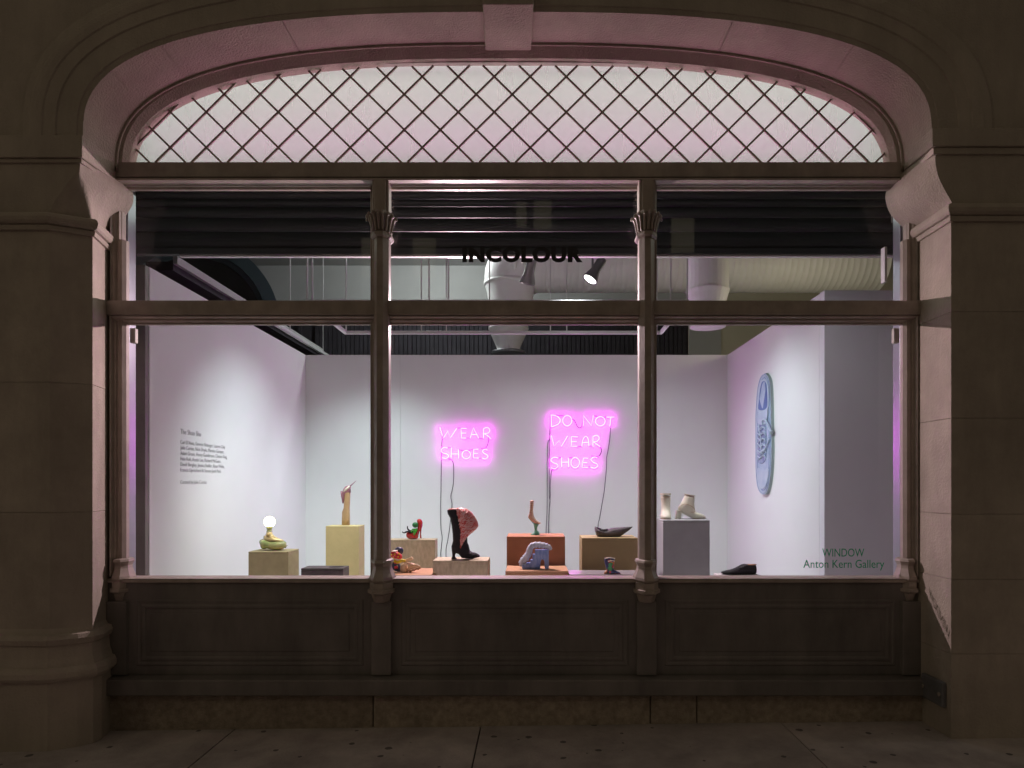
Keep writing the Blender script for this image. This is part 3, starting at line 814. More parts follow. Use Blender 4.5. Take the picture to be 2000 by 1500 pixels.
# ---- suspended lighting rails
tz = 3.18
tr = empty('lighting_rail', (0, 6.6, tz), 'white rectangular lighting rail hung on thin rods above the room', 'rail')
n0, n1 = 6.2, 7.46
XA, XB = PX(597, n0), PX(1345, n0)
MB().box(XA, XB, n0-0.017, n0+0.017, tz, tz+0.035).build('rail', M['track'], tr, bevel=0.003)
MB().box(XA, XB, n1-0.017, n1+0.017, tz, tz+0.035).build('rail', M['track'], tr, bevel=0.003)
MB().box(XA, XA+0.034, n0+0.018, n1-0.018, tz, tz+0.035).build('rail', M['track'], tr, bevel=0.003)
MB().box(XB-0.034, XB, n0+0.018, n1-0.018, tz, tz+0.035).build('rail', M['track'], tr, bevel=0.003)
for px, dd in ((600, n0), (610, n0), (838, n0), (876, n0), (1342, n0), (1310, n0), (676, n1), (823, n1), (872, n1), (956, n1), (1075, n1), (1107, n1), (1283, n1)):
    x = PX(px, dd); MB().box(x-0.006, x+0.006, dd-0.006, dd+0.006, tz+0.035, 5.24).build('hanging_rod', M['track'], tr)
tr2 = empty('lighting_rail', (-3.1, 7, 3.35), 'thin pale rail rising along the top of the left wall', 'rail')
MB().box(-2.98, -2.94, 7.4, 10.4, 3.36, 3.40).build('rail', M['track'], tr2)
for dd in (8.3, 9.6):
    MB().box(-2.965, -2.955, dd-0.005, dd+0.005, 3.40, 5.24).build('hanging_rod', M['track'], tr2)
# front track with two visible spotlights
TD = 5.80
ft = empty('lighting_rail', (0, TD, 3.5), 'black lighting rail behind the shop name that carries two spotlights', 'rail')
MB().box(-2.2, 2.2, TD-0.02, TD+0.02, 3.50, 3.535).build('rail', M['shutter'], ft)
for px in (700, 1090, 1400):
    x = PX(px, TD); MB().box(x-0.005, x+0.005, TD-0.005, TD+0.005, 3.536, 5.24).build('hanging_rod', M['shutter'], ft)
def spotlight(loc, aim, label, lit=True, stem_len=0.07, r=0.052, L=0.15):
    """can with flared reflector under a stirrup"""
    t = empty('spotlight', loc, label, 'spotlight', 'spotlights on the ceiling rails')
    L0 = Vector(loc); a = (Vector(aim)-L0).normalized()
    piv = L0-Vector((0, 0, stem_len))
    MB().box(L0.x-0.022, L0.x+0.022, L0.y-0.03, L0.y+0.03, L0.z-0.035, L0.z).build('adapter', M['lamp_metal'], t, bevel=0.004)
    MB().tube([L0-Vector((0.02, 0, 0.03)), piv-Vector((0.02, 0, 0.05))], 0.009, 8).build('stem', M['lamp_metal'], t)
    q = a.to_track_quat('Z', 'Y'); R = q.to_matrix().to_4x4(); c = piv+a*0.0-Vector((0, 0, 0.05))
    prof = [(0.004, -L*0.55), (0.036, -L*0.54), (0.042, -L*0.47), (0.042, -0.01), (0.046, 0.01), (r*0.95, L*0.30), (r, L*0.33), (r, L*0.38), (r*0.93, L*0.38), (r*0.5, L*0.24)]
    mb = MB(); mb.lathe((0, 0, 0), prof, 20); mb.v = [tuple(c+(R @ Vector(v))) for v in mb.v]
    mb.build('lamp_can', M['lamp_metal'], t, smooth=True)
    mb = MB(); mb.lathe((0, 0, 0), [(0.002, L*0.355), (r*0.92, L*0.35), (r*0.90, L*0.345)], 20); mb.v = [tuple(c+(R @ Vector(v))) for v in mb.v]
    mb.build('lens', M['lens'] if lit else M['lens_off'], t)
    return t
spotlight((PX(1034, TD)+0.0, TD, 3.50), (PX(1034, TD)-0.3, TD+0.65, 2.25), 'grey spotlight left of its lit neighbour, under the letters of the shop name', lit=False, stem_len=0.11, r=0.068, L=0.24)
spotlight((PX(1162, TD), TD, 3.50), (PX(1162, TD)-0.75, TD-0.25, 2.25), 'grey spotlight with its lit face turned down to the left, right of the shop name', stem_len=0.10, r=0.068, L=0.24)
spotlight((PX(905, n0), n0, tz), (-0.2, 4.6, 0.9), 'small spotlight under the front rail near the left window column', stem_len=0.02, r=0.04, L=0.12)
spotlight((XA+0.35, n0, tz), (-2.97, 7.3, 1.4), 'small spotlight at the left end of the front rail turned to the text wall', stem_len=0.02, r=0.04, L=0.12)
spotlight((XB-0.3, n0, tz), (2.5, 7.0, 1.9), 'small spotlight at the right end of the front rail turned to the sneaker relief', stem_len=0.02, r=0.04, L=0.12)

# ---- rolling shutter behind the top panes
sh = empty('rolling_shutter', (0, 5.2, 3.3), 'dark metal rolling shutter half rolled up behind the upper panes', 'shutter')
SD = 5.20
zl = [PZ(y, SD) for y in (372, 389, 404,  426, 453, 487)]
for i in range(len(zl)-1):
    z1, z0 = zl[i], zl[i+1]; rings = []
    for x in (-3.10, 2.80):
        pr_ = []
        for k in range(7):
            t = k/6; pr_.append((x, SD-0.022*math.sin(PI*t)**0.7-0.006*t, z1+(z0+0.006-z1)*t))
        pr_.append((x, SD+0.02, z0+0.006)); pr_.append((x, SD+0.02, z1)); rings.append(pr_)
    MB().rings(rings).build('slat', M['shutter'], sh, smooth=False)
MB().box(-3.10, 2.80, SD-0.045, SD+0.01, PZ(500, SD), PZ(488, SD)).build('bottom_bar', M['shutter'], sh, bevel=0.004)
MB().box(-2.68, 2.80, SD-0.035, SD+0.0, PZ(504, SD), PZ(500, SD)-0.001).build('lit_edge_strip', M['track'], sh)  # pale colour stands for the lit lower edge of the bar
for (x0, x1, nm) in ((-2.74, -2.655, 'left'), (2.40, 2.455, 'right')):
    g = MB().box(x0, x1, 4.47, 4.56, FLZ, 3.47).build('guide_rail', M['guide'], sh, bevel=0.004)
MB().box(2.30, 2.315, 4.47, 4.52, 2.87, 3.1).build('latch_bar', M['track'], sh)
for x, lab in ((-2.60, 'small pale sensor box in the top left corner of the left shop pane'), (2.355, 'small pale sensor box in the top right corner of the right shop pane')):
    o = MB().box(x-0.018, x+0.018, 4.425, 4.46, PZ(670, 4.43), PZ(641, 4.43)).build('sensor_box', mat('pale plastic', (0.42, 0.40, 0.34), 0.45), bevel=0.005); tag(o, lab, 'sensor')

# utility cover on the right reveal
uc = empty('cover_plate', (2.42, 4.15, 0.3), 'grey metal cover plate low on the reveal of the right pier', 'cover plate')
mb = MB().box(2.405, 2.436, 4.02, 4.24, PZ(1372, 4.12), PZ(1340, 4.12)+0.05); mb.build('plate', mat('grey painted metal', (0.16, 0.16, 0.165), 0.5, noise=0.2, scale=20), uc, bevel=0.008)
for yy in (4.045, 4.215):
    MB().lathe((2.398, yy, 0.30), [(0.012, 0), (0.012, 0.008)], 10, 0, 1, 'X').build('bolt', M['iron'], uc)

# ================================================================== PEDESTALS
M['plinth_gloss'] = mat('glossy grey board', (0.42, 0.40, 0.43), 0.22, spec=0.6)
PED = {}
def pedestal(key, fl, fr, yf, df, db, m, label, bottom=FLZ, bevel=0.003, name='plinth'):
    x0, x1 = PX(fl, df), PX(fr, df); z = PZ(yf, df)
    o = empty(name, ((x0+x1)/2, (df+db)/2, bottom), label, 'plinth', 'display plinths in the shop window')
    MB().box(x0, x1, df, db, bottom, z-0.0185).build('plinth_body', M[m], o, bevel=bevel)
    MB().box(x0, x1, df, db, z-0.018, z).build('plinth_top', M[m], o, bevel=bevel)
    PED[key] = z
    return o
def onp(key, py): return (EYE-PED[key])*F/(py-VY)

pedestal('bulb', 485, 563, 1077.5, 5.9, 6.17, 'mdf_olive', 'olive brown plinth that carries the glowing bulb shoe')
pedestal('tall', 636, 701, 1027.5, 6.6, 6.82, 'mdf_tan', 'tall sand yellow plinth under the upturned leg')
pedestal('char', 588, 670, 1110, 5.4, 5.58, 'mdf_char', 'low charcoal plinth with a round hole in its top')
MB().lathe((PX(657, 5.49), 5.49, PED['char']), [(0.058, -0.02), (0.058, 0.0015), (0.002, 0.0016)], 24, 0, 0.75).build('hole', M['black'], bpy.data.objects['plinth.002'])  # closed disc, the hole's inner shade is its black colour
pedestal('red', 735, 850, 1054, 5.9, 6.05, 'mdf_speck', 'speckled tan plinth with the red stiletto on top')
pedestal('clown', 735, 850, 1123, 4.95, 5.35, 'mdf_orange', 'low orange brown plinth beneath the cartoonish dotted figure')
pedestal('boot', 845, 953, 1095, 5.0, 5.25, 'mdf_speck', 'speckled plinth under the tall black boot with pink fan')
pedestal('leg', 989.6, 1103.7, 1048, 5.40, 5.75, 'mdf_brown', 'red brown plinth with the foot on a mint green heel')
pedestal('blue', 987, 1110, 1115.4, 5.0, 5.34, 'mdf_orange', 'thin board topped plinth under the blue stepped arch')
pedestal('boat', 1136.6, 1246, 1050.7, 5.4, 5.72, 'mdf_ochre', 'ochre plinth that carries the boat shaped dark shoe')
pedestal('mini', 1112, 1250, 1122, 4.95, 5.20, 'plinth_gloss', 'low pale plinth under the tiny painted boot')
pedestal('grey', 1295, 1386.4, 1016, 5.5, 5.9, 'mdf_grey', 'tall slate grey plinth with the pair of cream ankle boots')
pedestal('brogue', 1402, 1486, 1123.4, 4.94, 5.06, 'white', 'low white plinth under the black leather shoe')

# ================================================================== SHOES
M['gold'] = mat('gilded ceramic', (0.80, 0.62, 0.30), 0.3, metallic=0.3, noise=0.25, scale=40, spec=0.6)
M['glaze'] = mat('yellow green glaze', (0.50, 0.46, 0.20), 0.25, color2=(0.24, 0.36, 0.12), scale=12, spec=0.6, coat=0.4)
M['flesh'] = mat('tan clay skin', (0.50, 0.33, 0.17), 0.6, noise=0.12, scale=20)
M['mauve'] = mat('mauve leather', (0.36, 0.17, 0.22), 0.35)
M['cream'] = mat('cream leather', (0.80, 0.74, 0.62), 0.5, noise=0.06, scale=14, bump=0.1, bscale=60)
M['red'] = mat('red patent leather', (0.55, 0.03, 0.025), 0.15, spec=0.6, coat=0.6)
M['redhot'] = mat('glossy red paint', (0.62, 0.03, 0.04), 0.3)
M['green'] = mat('bright green clay', (0.08, 0.55, 0.05), 0.5)
M['green2'] = mat('dark green clay', (0.015, 0.22, 0.06), 0.5, noise=0.2, scale=60)
M['blackl'] = mat('black sequined leather', (0.007, 0.007, 0.012), 0.45, noise=0.3, scale=80, bump=0.9, bscale=160, spec=0.3)
M['strand_pale'] = mat('pale pink fringe', (0.95, 0.66, 0.62), 0.25, spec=0.7)
M['strand_red'] = mat('red fringe', (0.70, 0.07, 0.06), 0.3, spec=0.6)
M['pinkf'] = mat('salmon pink fringe', (0.85, 0.16, 0.14), 0.35, color2=(0.95, 0.55, 0.52), scale=26, spec=0.5)
M['mint'] = mat('mint glass clay', (0.16, 0.50, 0.38), 0.3)
M['skin2'] = mat('rosy clay skin', (0.72, 0.54, 0.40), 0.6, color2=(0.60, 0.36, 0.30), scale=30)
M['blue'] = mat('blue marbled clay', (0.15, 0.27, 0.62), 0.5, color2=(0.36, 0.47, 0.78), scale=14, streak=(4, 1, 1))
M['paleb'] = mat('pale blue clay', (0.72, 0.78, 0.86), 0.5, color2=(0.50, 0.57, 0.68), scale=14)
M['boatm'] = mat('dark hammered hide', (0.10, 0.075, 0.075), 0.45, color2=(0.05, 0.045, 0.06), scale=70, bump=0.8, bscale=110, streak=(1, 1, 2))
M['yellow'] = mat('bright yellow paint', (0.80, 0.62, 0.02), 0.4)
M['navy'] = mat('blue black paint', (0.02, 0.035, 0.08), 0.4)
M['sole'] = mat('orange sole leather', (0.45, 0.22, 0.10), 0.5)
def multicol():
    m = mat('many coloured paint', (0.4, 0.1, 0.1), 0.35)
    nt = m.node_tree; b = nt.nodes['Principled BSDF']
    v = nt.nodes.new('ShaderNodeTexVoronoi'); v.inputs['Scale'].default_value = 38
    tc = nt.nodes.new('ShaderNodeTexCoord'); nt.links.new(tc.outputs['Object'], v.inputs['Vector'])
    r = nt.nodes.new('ShaderNodeValToRGB'); r.color_ramp.interpolation = 'CONSTANT'
    cols = [(0, (0.02, 0.03, 0.12)), (0.3, (0.45, 0.05, 0.05)), (0.45, (0.02, 0.03, 0.10)), (0.6, (0.05, 0.30, 0.10)), (0.7, (0.05, 0.12, 0.45)), (0.82, (0.60, 0.20, 0.05)), (0.9, (0.7, 0.65, 0.6))]
    e = r.color_ramp.elements
    while len(e) > 1: e.remove(e[0])
    e[0].position = 0; e[0].color = cols[0][1]+(1,)
    for p, c in cols[1:]:
        q = e.new(p); q.color = c+(1,)
    s = nt.nodes.new('ShaderNodeSeparateColor'); nt.links.new(v.outputs['Color'], s.inputs[0])
    nt.links.new(s.outputs[0], r.inputs[0]); nt.links.new(r.outputs[0], b.inputs['Base Color'])
    return m
M['multi'] = multicol()
SG = 'shoe sculptures on the plinths'

# generic: coordinates of a zoomed crop -> world at depth d
def Z(x0, y0, sc, d):
    return lambda zx, zy, dd=0.0: P(x0+zx/sc, y0+zy/sc, d)+Vector((0, dd, 0))

# --- bulb shoe
d = onp('bulb', 1074.6); q = Z(480, 990, 16.667, d); k = d/F/16.667
t = empty('bulb_shoe', q(850, 1410), 'yellow green glazed shoe with golden laces and a glowing round bulb on top', 'lamp sculpture', SG)
mb = MB().slab([(q(500, 1200), q(520, 1260), 40*k), (q(480, 1110), q(540, 1370), 170*k), (q(560, 1040), q(620, 1395), 230*k), (q(700, 1050), q(700, 1330), 240*k), (q(850, 1090), q(830, 1395), 250*k), (q(1000, 1095), q(1000, 1405), 270*k), (q(1150, 1095), q(1150, 1400), 260*k), (q(1250, 1110), q(1240, 1360), 210*k), (q(1300, 1160), q(1310, 1270), 120*k)], 18)
mb.build('shoe_body', M['glaze'], t, smooth=True, subd=1)
MB().slab([(q(620, 960), q(640, 1050), 120*k), (q(680, 830), q(720, 1080), 150*k), (q(690, 810), q(850, 960), 140*k)][:0] or [(q(680, 815), q(850, 815), 90*k), (q(672, 880), q(870, 890), 105*k), (q(620, 960), q(940, 960), 130*k), (q(600, 1010), q(1060, 1020), 170*k), (q(620, 1060), q(1220, 1080), 200*k), (q(640, 1100), q(1230, 1110), 180*k)], 18).build('laced_upper', M['gold'], t, smooth=True)
for zy, xa, xb in ((860, 690, 860), (905, 700, 880), (950, 720, 930), (990, 760, 990), (1025, 810, 1060)):
    MB().tube(spline([q(xa, zy-15, -0.3*130*k), q((xa+xb)/2, zy+12, -150*k), q(xb, zy-12, -60*k)], 4), 14*k, 6).build('lace', M['gold'], t, smooth=True)
MB().lathe(q(770, 800), [(95*k, 0), (100*k, 14*k), (70*k, 30*k), (78*k, 60*k), (95*k, 140*k), (80*k, 170*k), (60*k, 180*k)], 16).build('bulb_socket', M['glaze'], t, smooth=True)
MB().ball(q(775, 485), 172*k, n=20, m=14).build('bulb', emis('lit bulb', (1.0, 0.86, 0.55), 14.0), t, smooth=True)
MB().tube(spline([q(560, 1060), q(470, 1110), q(465, 1180), q(520, 1240), q(590, 1230)], 5), 22*k, 8).build('loop_handle', M['glaze'], t, smooth=True)
MB().tube(spline([q(600, 1040, -20*k), q(620, 950, -30*k), q(660, 1000, -60*k)], 4), 22*k, 8).build('loop_handle', M['glaze'], t, smooth=True)
MB().tube([q(1290, 1330), q(1330, 1270), q(1380, 1240)], [20*k, 12*k, 5*k], 7).build('toe_wire', M['glaze'], t, smooth=True)

# --- upturned leg with mauve stiletto
d = onp('tall', 1025.6); q = Z(640, 930, 15, d); k = d/F/15
t = empty('upturned_leg', q(530, 1430), 'upturned tan leg wearing a mauve stiletto with its thin heel pointing up', 'leg sculpture', SG)
MB().slab([(q(415, 1432), q(645, 1432), 110*k), (q(420, 1250), q(648, 1250), 112*k), (q(425, 1050), q(645, 1050), 105*k), (q(470, 930), q(640, 930), 90*k), (q(480, 800), q(650, 800), 85*k), (q(490, 680), q(655, 660), 85*k), (q(500, 580), q(660, 540), 80*k), (q(480, 480), q(668, 440), 75*k), (q(500, 400), q(668, 350), 68*k), (q(560, 330), q(650, 300), 50*k)], 16).build('leg', M['flesh'], t, smooth=True)
MB().slab([(q(430, 800), q(465, 800), 20*k), (q(405, 640), q(500, 640), 55*k), (q(425, 540), q(530, 530), 75*k), (q(445, 450), q(570, 500), 88*k), (q(460, 370), q(680, 480), 94*k), (q(520, 300), q(672, 360), 88*k), (q(600, 270), q(690, 310), 50*k)], 16).build('shoe_upper', M['mauve'], t, smooth=True)
MB().slab([(q(480, 450, -96*k), q(490, 470, -96*k), 8*k), (q(540, 370, -96*k), q(570, 420, -96*k), 12*k), (q(600, 310, -92*k), q(640, 350, -92*k), 12*k), (q(640, 275, -60*k), q(670, 300, -60*k), 12*k)], 10).build('insole', M['cream'], t, smooth=True)
MB().slab([(q(380, 440), q(425, 432), 60*k), (q(395, 600), q(432, 600), 55*k), (q(410, 640), q(430, 660), 30*k)], 12).build('toe_strap', M['mauve'], t, smooth=True)
MB().tube([q(650, 300), q(740, 220), q(835, 130)], [20*k, 12*k, 6*k], 8).build('heel', M['mauve'], t, smooth=True)

# --- red stiletto and the little green figure sitting in it
d = onp('red', 1053.0); q = Z(755, 1000, 12, d); k = d/F/12
t = empty('red_stiletto', q(650, 630), 'glossy red platform stiletto on the speckled plinth with a doll inside', 'shoe', SG)
MB().slab([(q(458, 530), q(462, 560), 20*k), (q(465, 490), q(480, 605), 80*k), (q(500, 465), q(530, 628), 110*k), (q(590, 455), q(600, 630), 120*k), (q(680, 450), q(690, 630), 115*k), (q(740, 400), q(735, 620), 95*k), (q(770, 390), q(748, 590), 80*k)], 18).build('platform_toe', M['red'], t, smooth=True, subd=1)
MB().slab([(q(700, 560), q(750, 590), 70*k), (q(720, 430), q(768, 450), 72*k), (q(735, 320), q(830, 350), 78*k), (q(720, 230), q(855, 270), 76*k), (q(700, 205), q(840, 200), 60*k), (q(735, 155), q(800, 160), 30*k)], 16).build('heel_counter', M['red'], t, smooth=True, subd=1)
MB().slab([(q(790, 330), q(850, 300), 45*k), (q(780, 400), q(822, 400), 34*k), (q(782, 520), q(812, 520), 22*k), (q(780, 612), q(824, 612), 26*k)], 12).build('heel', M['red'], t, smooth=True)
f_ = empty('doll', q(650, 520), 'tiny green headed doll with black legs lolling in the red stiletto', 'doll')
y_ = -60*k
MB().ball(q(685, 300, y_), 74*k, 70*k, 66*k, 14, 10).build('head', M['green2'], f_, smooth=True)
MB().slab([(q(640, 385, y_), q(735, 375, y_), 40*k), (q(630, 430, y_), q(720, 440, y_), 48*k), (q(620, 480, y_), q(690, 490, y_), 42*k)], 12).build('torso', M['green'], f_, smooth=True)
MB().tube(spline([q(725, 390, y_-30*k), q(700, 460, y_-50*k), q(655, 530, y_-60*k)], 4), 17*k, 8).build('arm', M['green'], f_, smooth=True)
MB().tube(spline([q(640, 390, y_-30*k), q(605, 430, y_-40*k), q(610, 470, y_-50*k)], 4), 15*k, 8).build('arm', M['green'], f_, smooth=True)
MB().tube(spline([q(625, 460, y_-10*k), q(550, 430, y_-10*k), q(505, 385, y_), q(500, 325, y_)], 4), [26*k]*4+[20*k]*4+[14*k]*4+[9*k], 8).build('leg', M['blackl'], f_, smooth=True)
MB().tube(spline([q(625, 470, y_-30*k), q(520, 450, y_-40*k), q(430, 480, y_-40*k), q(385, 455, y_-40*k)], 4), [26*k]*4+[20*k]*4+[14*k]*4+[9*k], 8).build('leg', M['blackl'], f_, smooth=True)

# --- dotted cartoonish figure with wooden foot
d = onp('clown', 1117.5); q = Z(755, 1000, 12, d); k = d/F/12
t = empty('dotted_figure', q(400, 1440), 'heap of red yellow and black clay lumps with a big tan carved foot', 'sculpture', SG)
MB().ball(q(260, 925, 0.05), 110*k, 90*k, 95*k, 16, 10).build('black_cap', M['navy'], t, smooth=True)
MB().slab([(q(70, 960), q(80, 1040), 60*k), (q(130, 905), q(150, 1085), 110*k), (q(230, 905), q(240, 1100), 120*k), (q(310, 960), q(300, 1110), 110*k), (q(380, 1030), q(370, 1100), 60*k)], 14).build('red_bonnet', M['redhot'], t, smooth=True, subd=1)
for zx, zy, rr in ((130, 985, 26), (213, 985, 26), (310, 975, 26), (180, 1050, 20), (290, 1040, 20)):
    MB().ball(q(zx, zy, -100*k), rr*k, 24*k, rr*k, 10, 6).build('dot', M['yellow'], t, smooth=True)
MB().slab([(q(150, 900), q(150, 925), 118*k), (q(250, 895), q(250, 925), 124*k)], 10).build('white_band', M['cream'], t, smooth=True)
for i in range(11):
    a = i/10; x_ = 175+a*250; y2 = 1110+math.sin(a*5)*40+a*60
    MB().ball(q(x_, y2, -90*k), 40*k, 40*k, 36*k, 10, 6).build('yellow_ruffle', M['yellow'], t, smooth=True)
MB().slab([(q(60, 1180), q(80, 1300), 70*k), (q(130, 1150), q(170, 1380), 100*k), (q(220, 1160), q(270, 1400), 100*k), (q(300, 1200), q(330, 1400), 80*k)], 14).build('dark_jacket', M['navy'], t, smooth=True)
for zx, zy in ((235, 1170), (240, 1290)):
    MB().ball(q(zx, zy, -95*k), 48*k, 30*k, 40*k, 12, 8).build('red_patch', M['redhot'], t, smooth=True)
for zx, zy in ((190, 1340), (240, 1370), (265, 1225)):
    MB().tube(spline([q(zx, zy, -105*k), q(zx+8, zy+25, -112*k), q(zx+28, zy+30, -105*k)], 3), 9*k, 6).build('white_squiggle', M['cream'], t, smooth=True)
M['wood'] = mat('carved pale wood', (0.85, 0.66, 0.42), 0.55, noise=0.15, scale=18, bump=0.3, bscale=40)
MB().slab([(q(335, 1240), q(345, 1400), 90*k), (q(400, 1190), q(430, 1450), 130*k), (q(480, 1180), q(470, 1455), 130*k)], 14, 3).build('foot_heel', M['wood'], t, bevel=0.0, smooth=True)
MB().slab([(q(430, 1110), q(455, 1200), 45*k), (q(580, 1045), q(620, 1110), 40*k), (q(590, 1050), q(630, 1100), 30*k)], 12, 4).build('raised_plank', M['wood'], t)
MB().slab([(q(450, 1195), q(470, 1245), 110*k), (q(560, 1190), q(560, 1240), 110*k), (q(660, 1215), q(655, 1250), 100*k)], 12, 4).build('strap', M['wood'], t)
for i, (xa, ya, xb, yb) in enumerate(((480, 1350, 600, 1400), (520, 1310, 690, 1350), (560, 1290, 780, 1330), (640, 1260, 800, 1290), (450, 1400, 550, 1430))):
    MB().tube(spline([q(xa, ya, -40*k), q((xa+xb)/2, ya-10, -50*k), q(xb, yb, -60*k)], 4), [38*k]*5+[30*k]*3+[22*k], 10).build('toe', M['wood'], t, smooth=True)
for i in range(12):
    MB().ball(q(560+i*22, 1385-i*6+random.uniform(-12, 12), -85*k), 13*k, 13*k, 17*k, 8, 5).build('dark_stud', M['sole'], t, smooth=True)

# --- black boot with salmon fan
d = onp('boot', 1091.8); q = Z(740, 960, 8.333, d); k = d/F/8.333
t = empty('black_boot', q(1300, 1095), 'tall black heeled boot with a big salmon pink fringed fan at its side', 'boot', SG)
mb = MB()
mb.slab([(q(1112, 300), q(1300, 290), 80*k), (q(1118, 360), q(1320, 360), 88*k), (q(1160, 430), q(1360, 440), 92*k), (q(1185, 560), q(1420, 600), 90*k), (q(1200, 700), q(1440, 700), 80*k), (q(1205, 800), q(1442, 790), 70*k), (q(1185, 880), q(1450, 880), 66*k), (q(1180, 930), q(1475, 950), 70*k), (q(1190, 975), q(1330, 1020), 70*k)][:8], 18)
mb.slab([(q(1180, 880), q(1460, 860), 62*k), (q(1200, 980), q(1480, 950), 70*k), (q(1300, 1020), q(1510, 985), 74*k), (q(1345, 1080), q(1560, 990), 78*k), (q(1450, 1092), q(1600, 1005), 78*k), (q(1540, 1090), q(1640, 1035), 60*k), (q(1600, 1075), q(1652, 1060), 30*k)], 18)
mb.slab([(q(1178, 880), q(1300, 930), 55*k), (q(1185, 960), q(1262, 975), 45*k), (q(1195, 1040), q(1240, 1040), 34*k), (q(1190, 1070), q(1245, 1070), 38*k), (q(1172, 1096), q(1275, 1096), 42*k)], 14)
mb.build('boot_leather', M['blackl'], t, remesh=8*k, sm_it=4, disp=(7*k, 0.012))
fan_pts = [(1280, 285), (1350, 268), (1430, 280), (1500, 325), (1560, 400), (1605, 480), (1622, 560), (1590, 605), (1540, 650), (1460, 720), (1400, 790), (1345, 900)]
hinge = (1310, 600)
mb = MB(); 
core = [q(x_, y2, -40*k) for x_, y2 in fan_pts]
left = [q(1275, 300, -60*k), q(1275, 350, -62*k), q(1280, 420, -64*k), q(1285, 480, -64*k), q(1290, 540, -64*k), q(1295, 600, -62*k), q(1300, 660, -60*k), q(1308, 720, -60*k), q(1315, 770, -60*k), q(1322, 820, -58*k), q(1330, 870, -58*k), q(1340, 900, -56*k)]
rows2 = []
for j in range(9):
    tt = j/8; rows2.append([a.lerp(b, tt)+Vector((0, -math.sin(PI*tt)*60*k, 0)) for a, b in zip(left, core)])
for j in range(9):
    tt = j/8; rows2.append([a.lerp(b, 1-tt)+Vector((0, 40*k+math.sin(PI*tt)*60*k, 0)) for a, b in zip(left, core)])
mb.rings(rows2, closed=False); mb.build('pink_fan', M['pinkf'], t, smooth=True)
for i in range(150):             # fringe strands
    a = i/149*10.99; j = int(a); fr = a-j
    e = core[j].lerp(core[min(j+1, 11)], fr); s_ = left[j].lerp(left[min(j+1, 11)], fr)
    u0 = random.uniform(0.0, 0.6); u1 = min(1.03, u0+random.uniform(0.3, 0.6))
    pts = []
    for m_ in range(5):
        u = u0+(u1-u0)*m_/4
        pts.append(s_.lerp(e, u)+Vector((random.uniform(-5, 5)*k, -math.sin(PI*min(u, 1))*64*k-5*k, (random.uniform(-6, 6)+(18 if m_ % 2 else -6))*k)))
    MB().tube(pts, [6*k, 8*k, 8*k, 7*k, 3*k], 5).build('fringe_strand', M['strand_pale' if i % 5 < 3 else 'strand_red'], t, smooth=True)
MB().slab([(q(1125, 300, -10*k), q(1280, 285, -10*k), 84*k), (q(1135, 282), q(1290, 268), 70*k)], 16).build('lining', M['pinkf'], t, smooth=True)

# --- foot on mint heel
d = onp('leg', 1044.5); q = Z(1000, 960, 9.09, d); k = d/F/9.09
t = empty('foot_on_heel', q(430, 765), 'slim rosy foot and shin standing on a mint green glass heel', 'foot sculpture', SG)
mb = MB().slab([(q(318, 148), q(400, 148), 36*k), (q(322, 220), q(385, 220), 32*k), (q(322, 300), q(378, 300), 30*k), (q(310, 380), q(375, 380), 32*k), (q(275, 440), q(390, 430), 40*k), (q(290, 480), q(410, 470), 44*k), (q(350, 530), q(430, 500), 46*k), (q(410, 572), q(470, 530), 48*k), (q(470, 578), q(505, 545), 42*k), (q(500, 575), q(512, 555), 24*k)], 16)
mb.build('foot', M['skin2'], t, smooth=True, subd=1)
for i in range(6):
    MB().lathe(q(352-i*3, 180+i*38), [((36-i)*k, 0), ((39-i)*k, 4*k), ((36-i)*k, 8*k)], 14).build('leg_band', M['sole'], t, smooth=True)
for i in range(4):
    MB().ball(q(496+i*2, 558+2*i, (-30+i*18)*k), 13*k, 9*k, 9*k, 8, 6).build('toe', M['skin2'], t, smooth=True)
MB().slab([(q(290, 480), q(300, 488), 20*k), (q(350, 530), q(365, 560), 30*k), (q(380, 580), q(480, 580), 40*k), (q(395, 640), q(450, 630), 30*k), (q(400, 690), q(445, 690), 26*k), (q(385, 730), q(480, 715), 44*k), (q(325, 762), q(495, 762), 60*k), (q(330, 770), q(494, 770), 58*k)], 16).build('glass_heel', M['mint'], t, smooth=True)

# --- blue stepped arch with pale draped foot
d = onp('blue', 1111.0); q = Z(1000, 960, 9.09, d); k = d/F/9.09
t = empty('stepped_arch', q(420, 1375), 'blue marbled clay block with steps and an arch under a pale draped leg', 'sculpture', SG)
poly = [(180, 1375), (180, 1300), (255, 1300), (255, 1265), (300, 1265), (325, 1260), (325, 1208), (365, 1208), (365, 1110), (408, 1110), (408, 1030), (652, 1030), (652, 1375), (582, 1375), (578, 1240), (560, 1205), (535, 1195), (518, 1210), (503, 1250), (500, 1375)]
dep = 75*k
mb = MB(); n = len(poly)
bmx = bmesh.new()
fv = [bmx.verts.new(tuple(q(a, b, -dep))) for a, b in poly]; f0 = bmx.faces.new(fv)
r_ = bmesh.ops.extrude_face_region(bmx, geom=[f0]); 
for v in [g for g in r_['geom'] if isinstance(g, bmesh.types.BMVert)]: v.co.y += 2*dep
bmesh.ops.triangulate(bmx, faces=[f for f in bmx.faces if len(f.verts) > 4])
bmx.verts.index_update()
mb.add([tuple(v.co) for v in bmx.verts], [tuple(v.index for v in f.verts) for f in bmx.faces]); bmx.free()
mb.build('stepped_block', M['blue'], t, bevel=3*k)
path = [q(165, 1330), q(175, 1250), q(240, 1180), q(295, 1100), q(320, 1010), q(370, 955), q(470, 945), q(580, 960), q(650, 985), q(678, 1020), q(685, 1040)]
rad = [35, 52, 62, 56, 52, 50, 50, 50, 45, 34, 20]
sp = spline(path, 5); rr = []
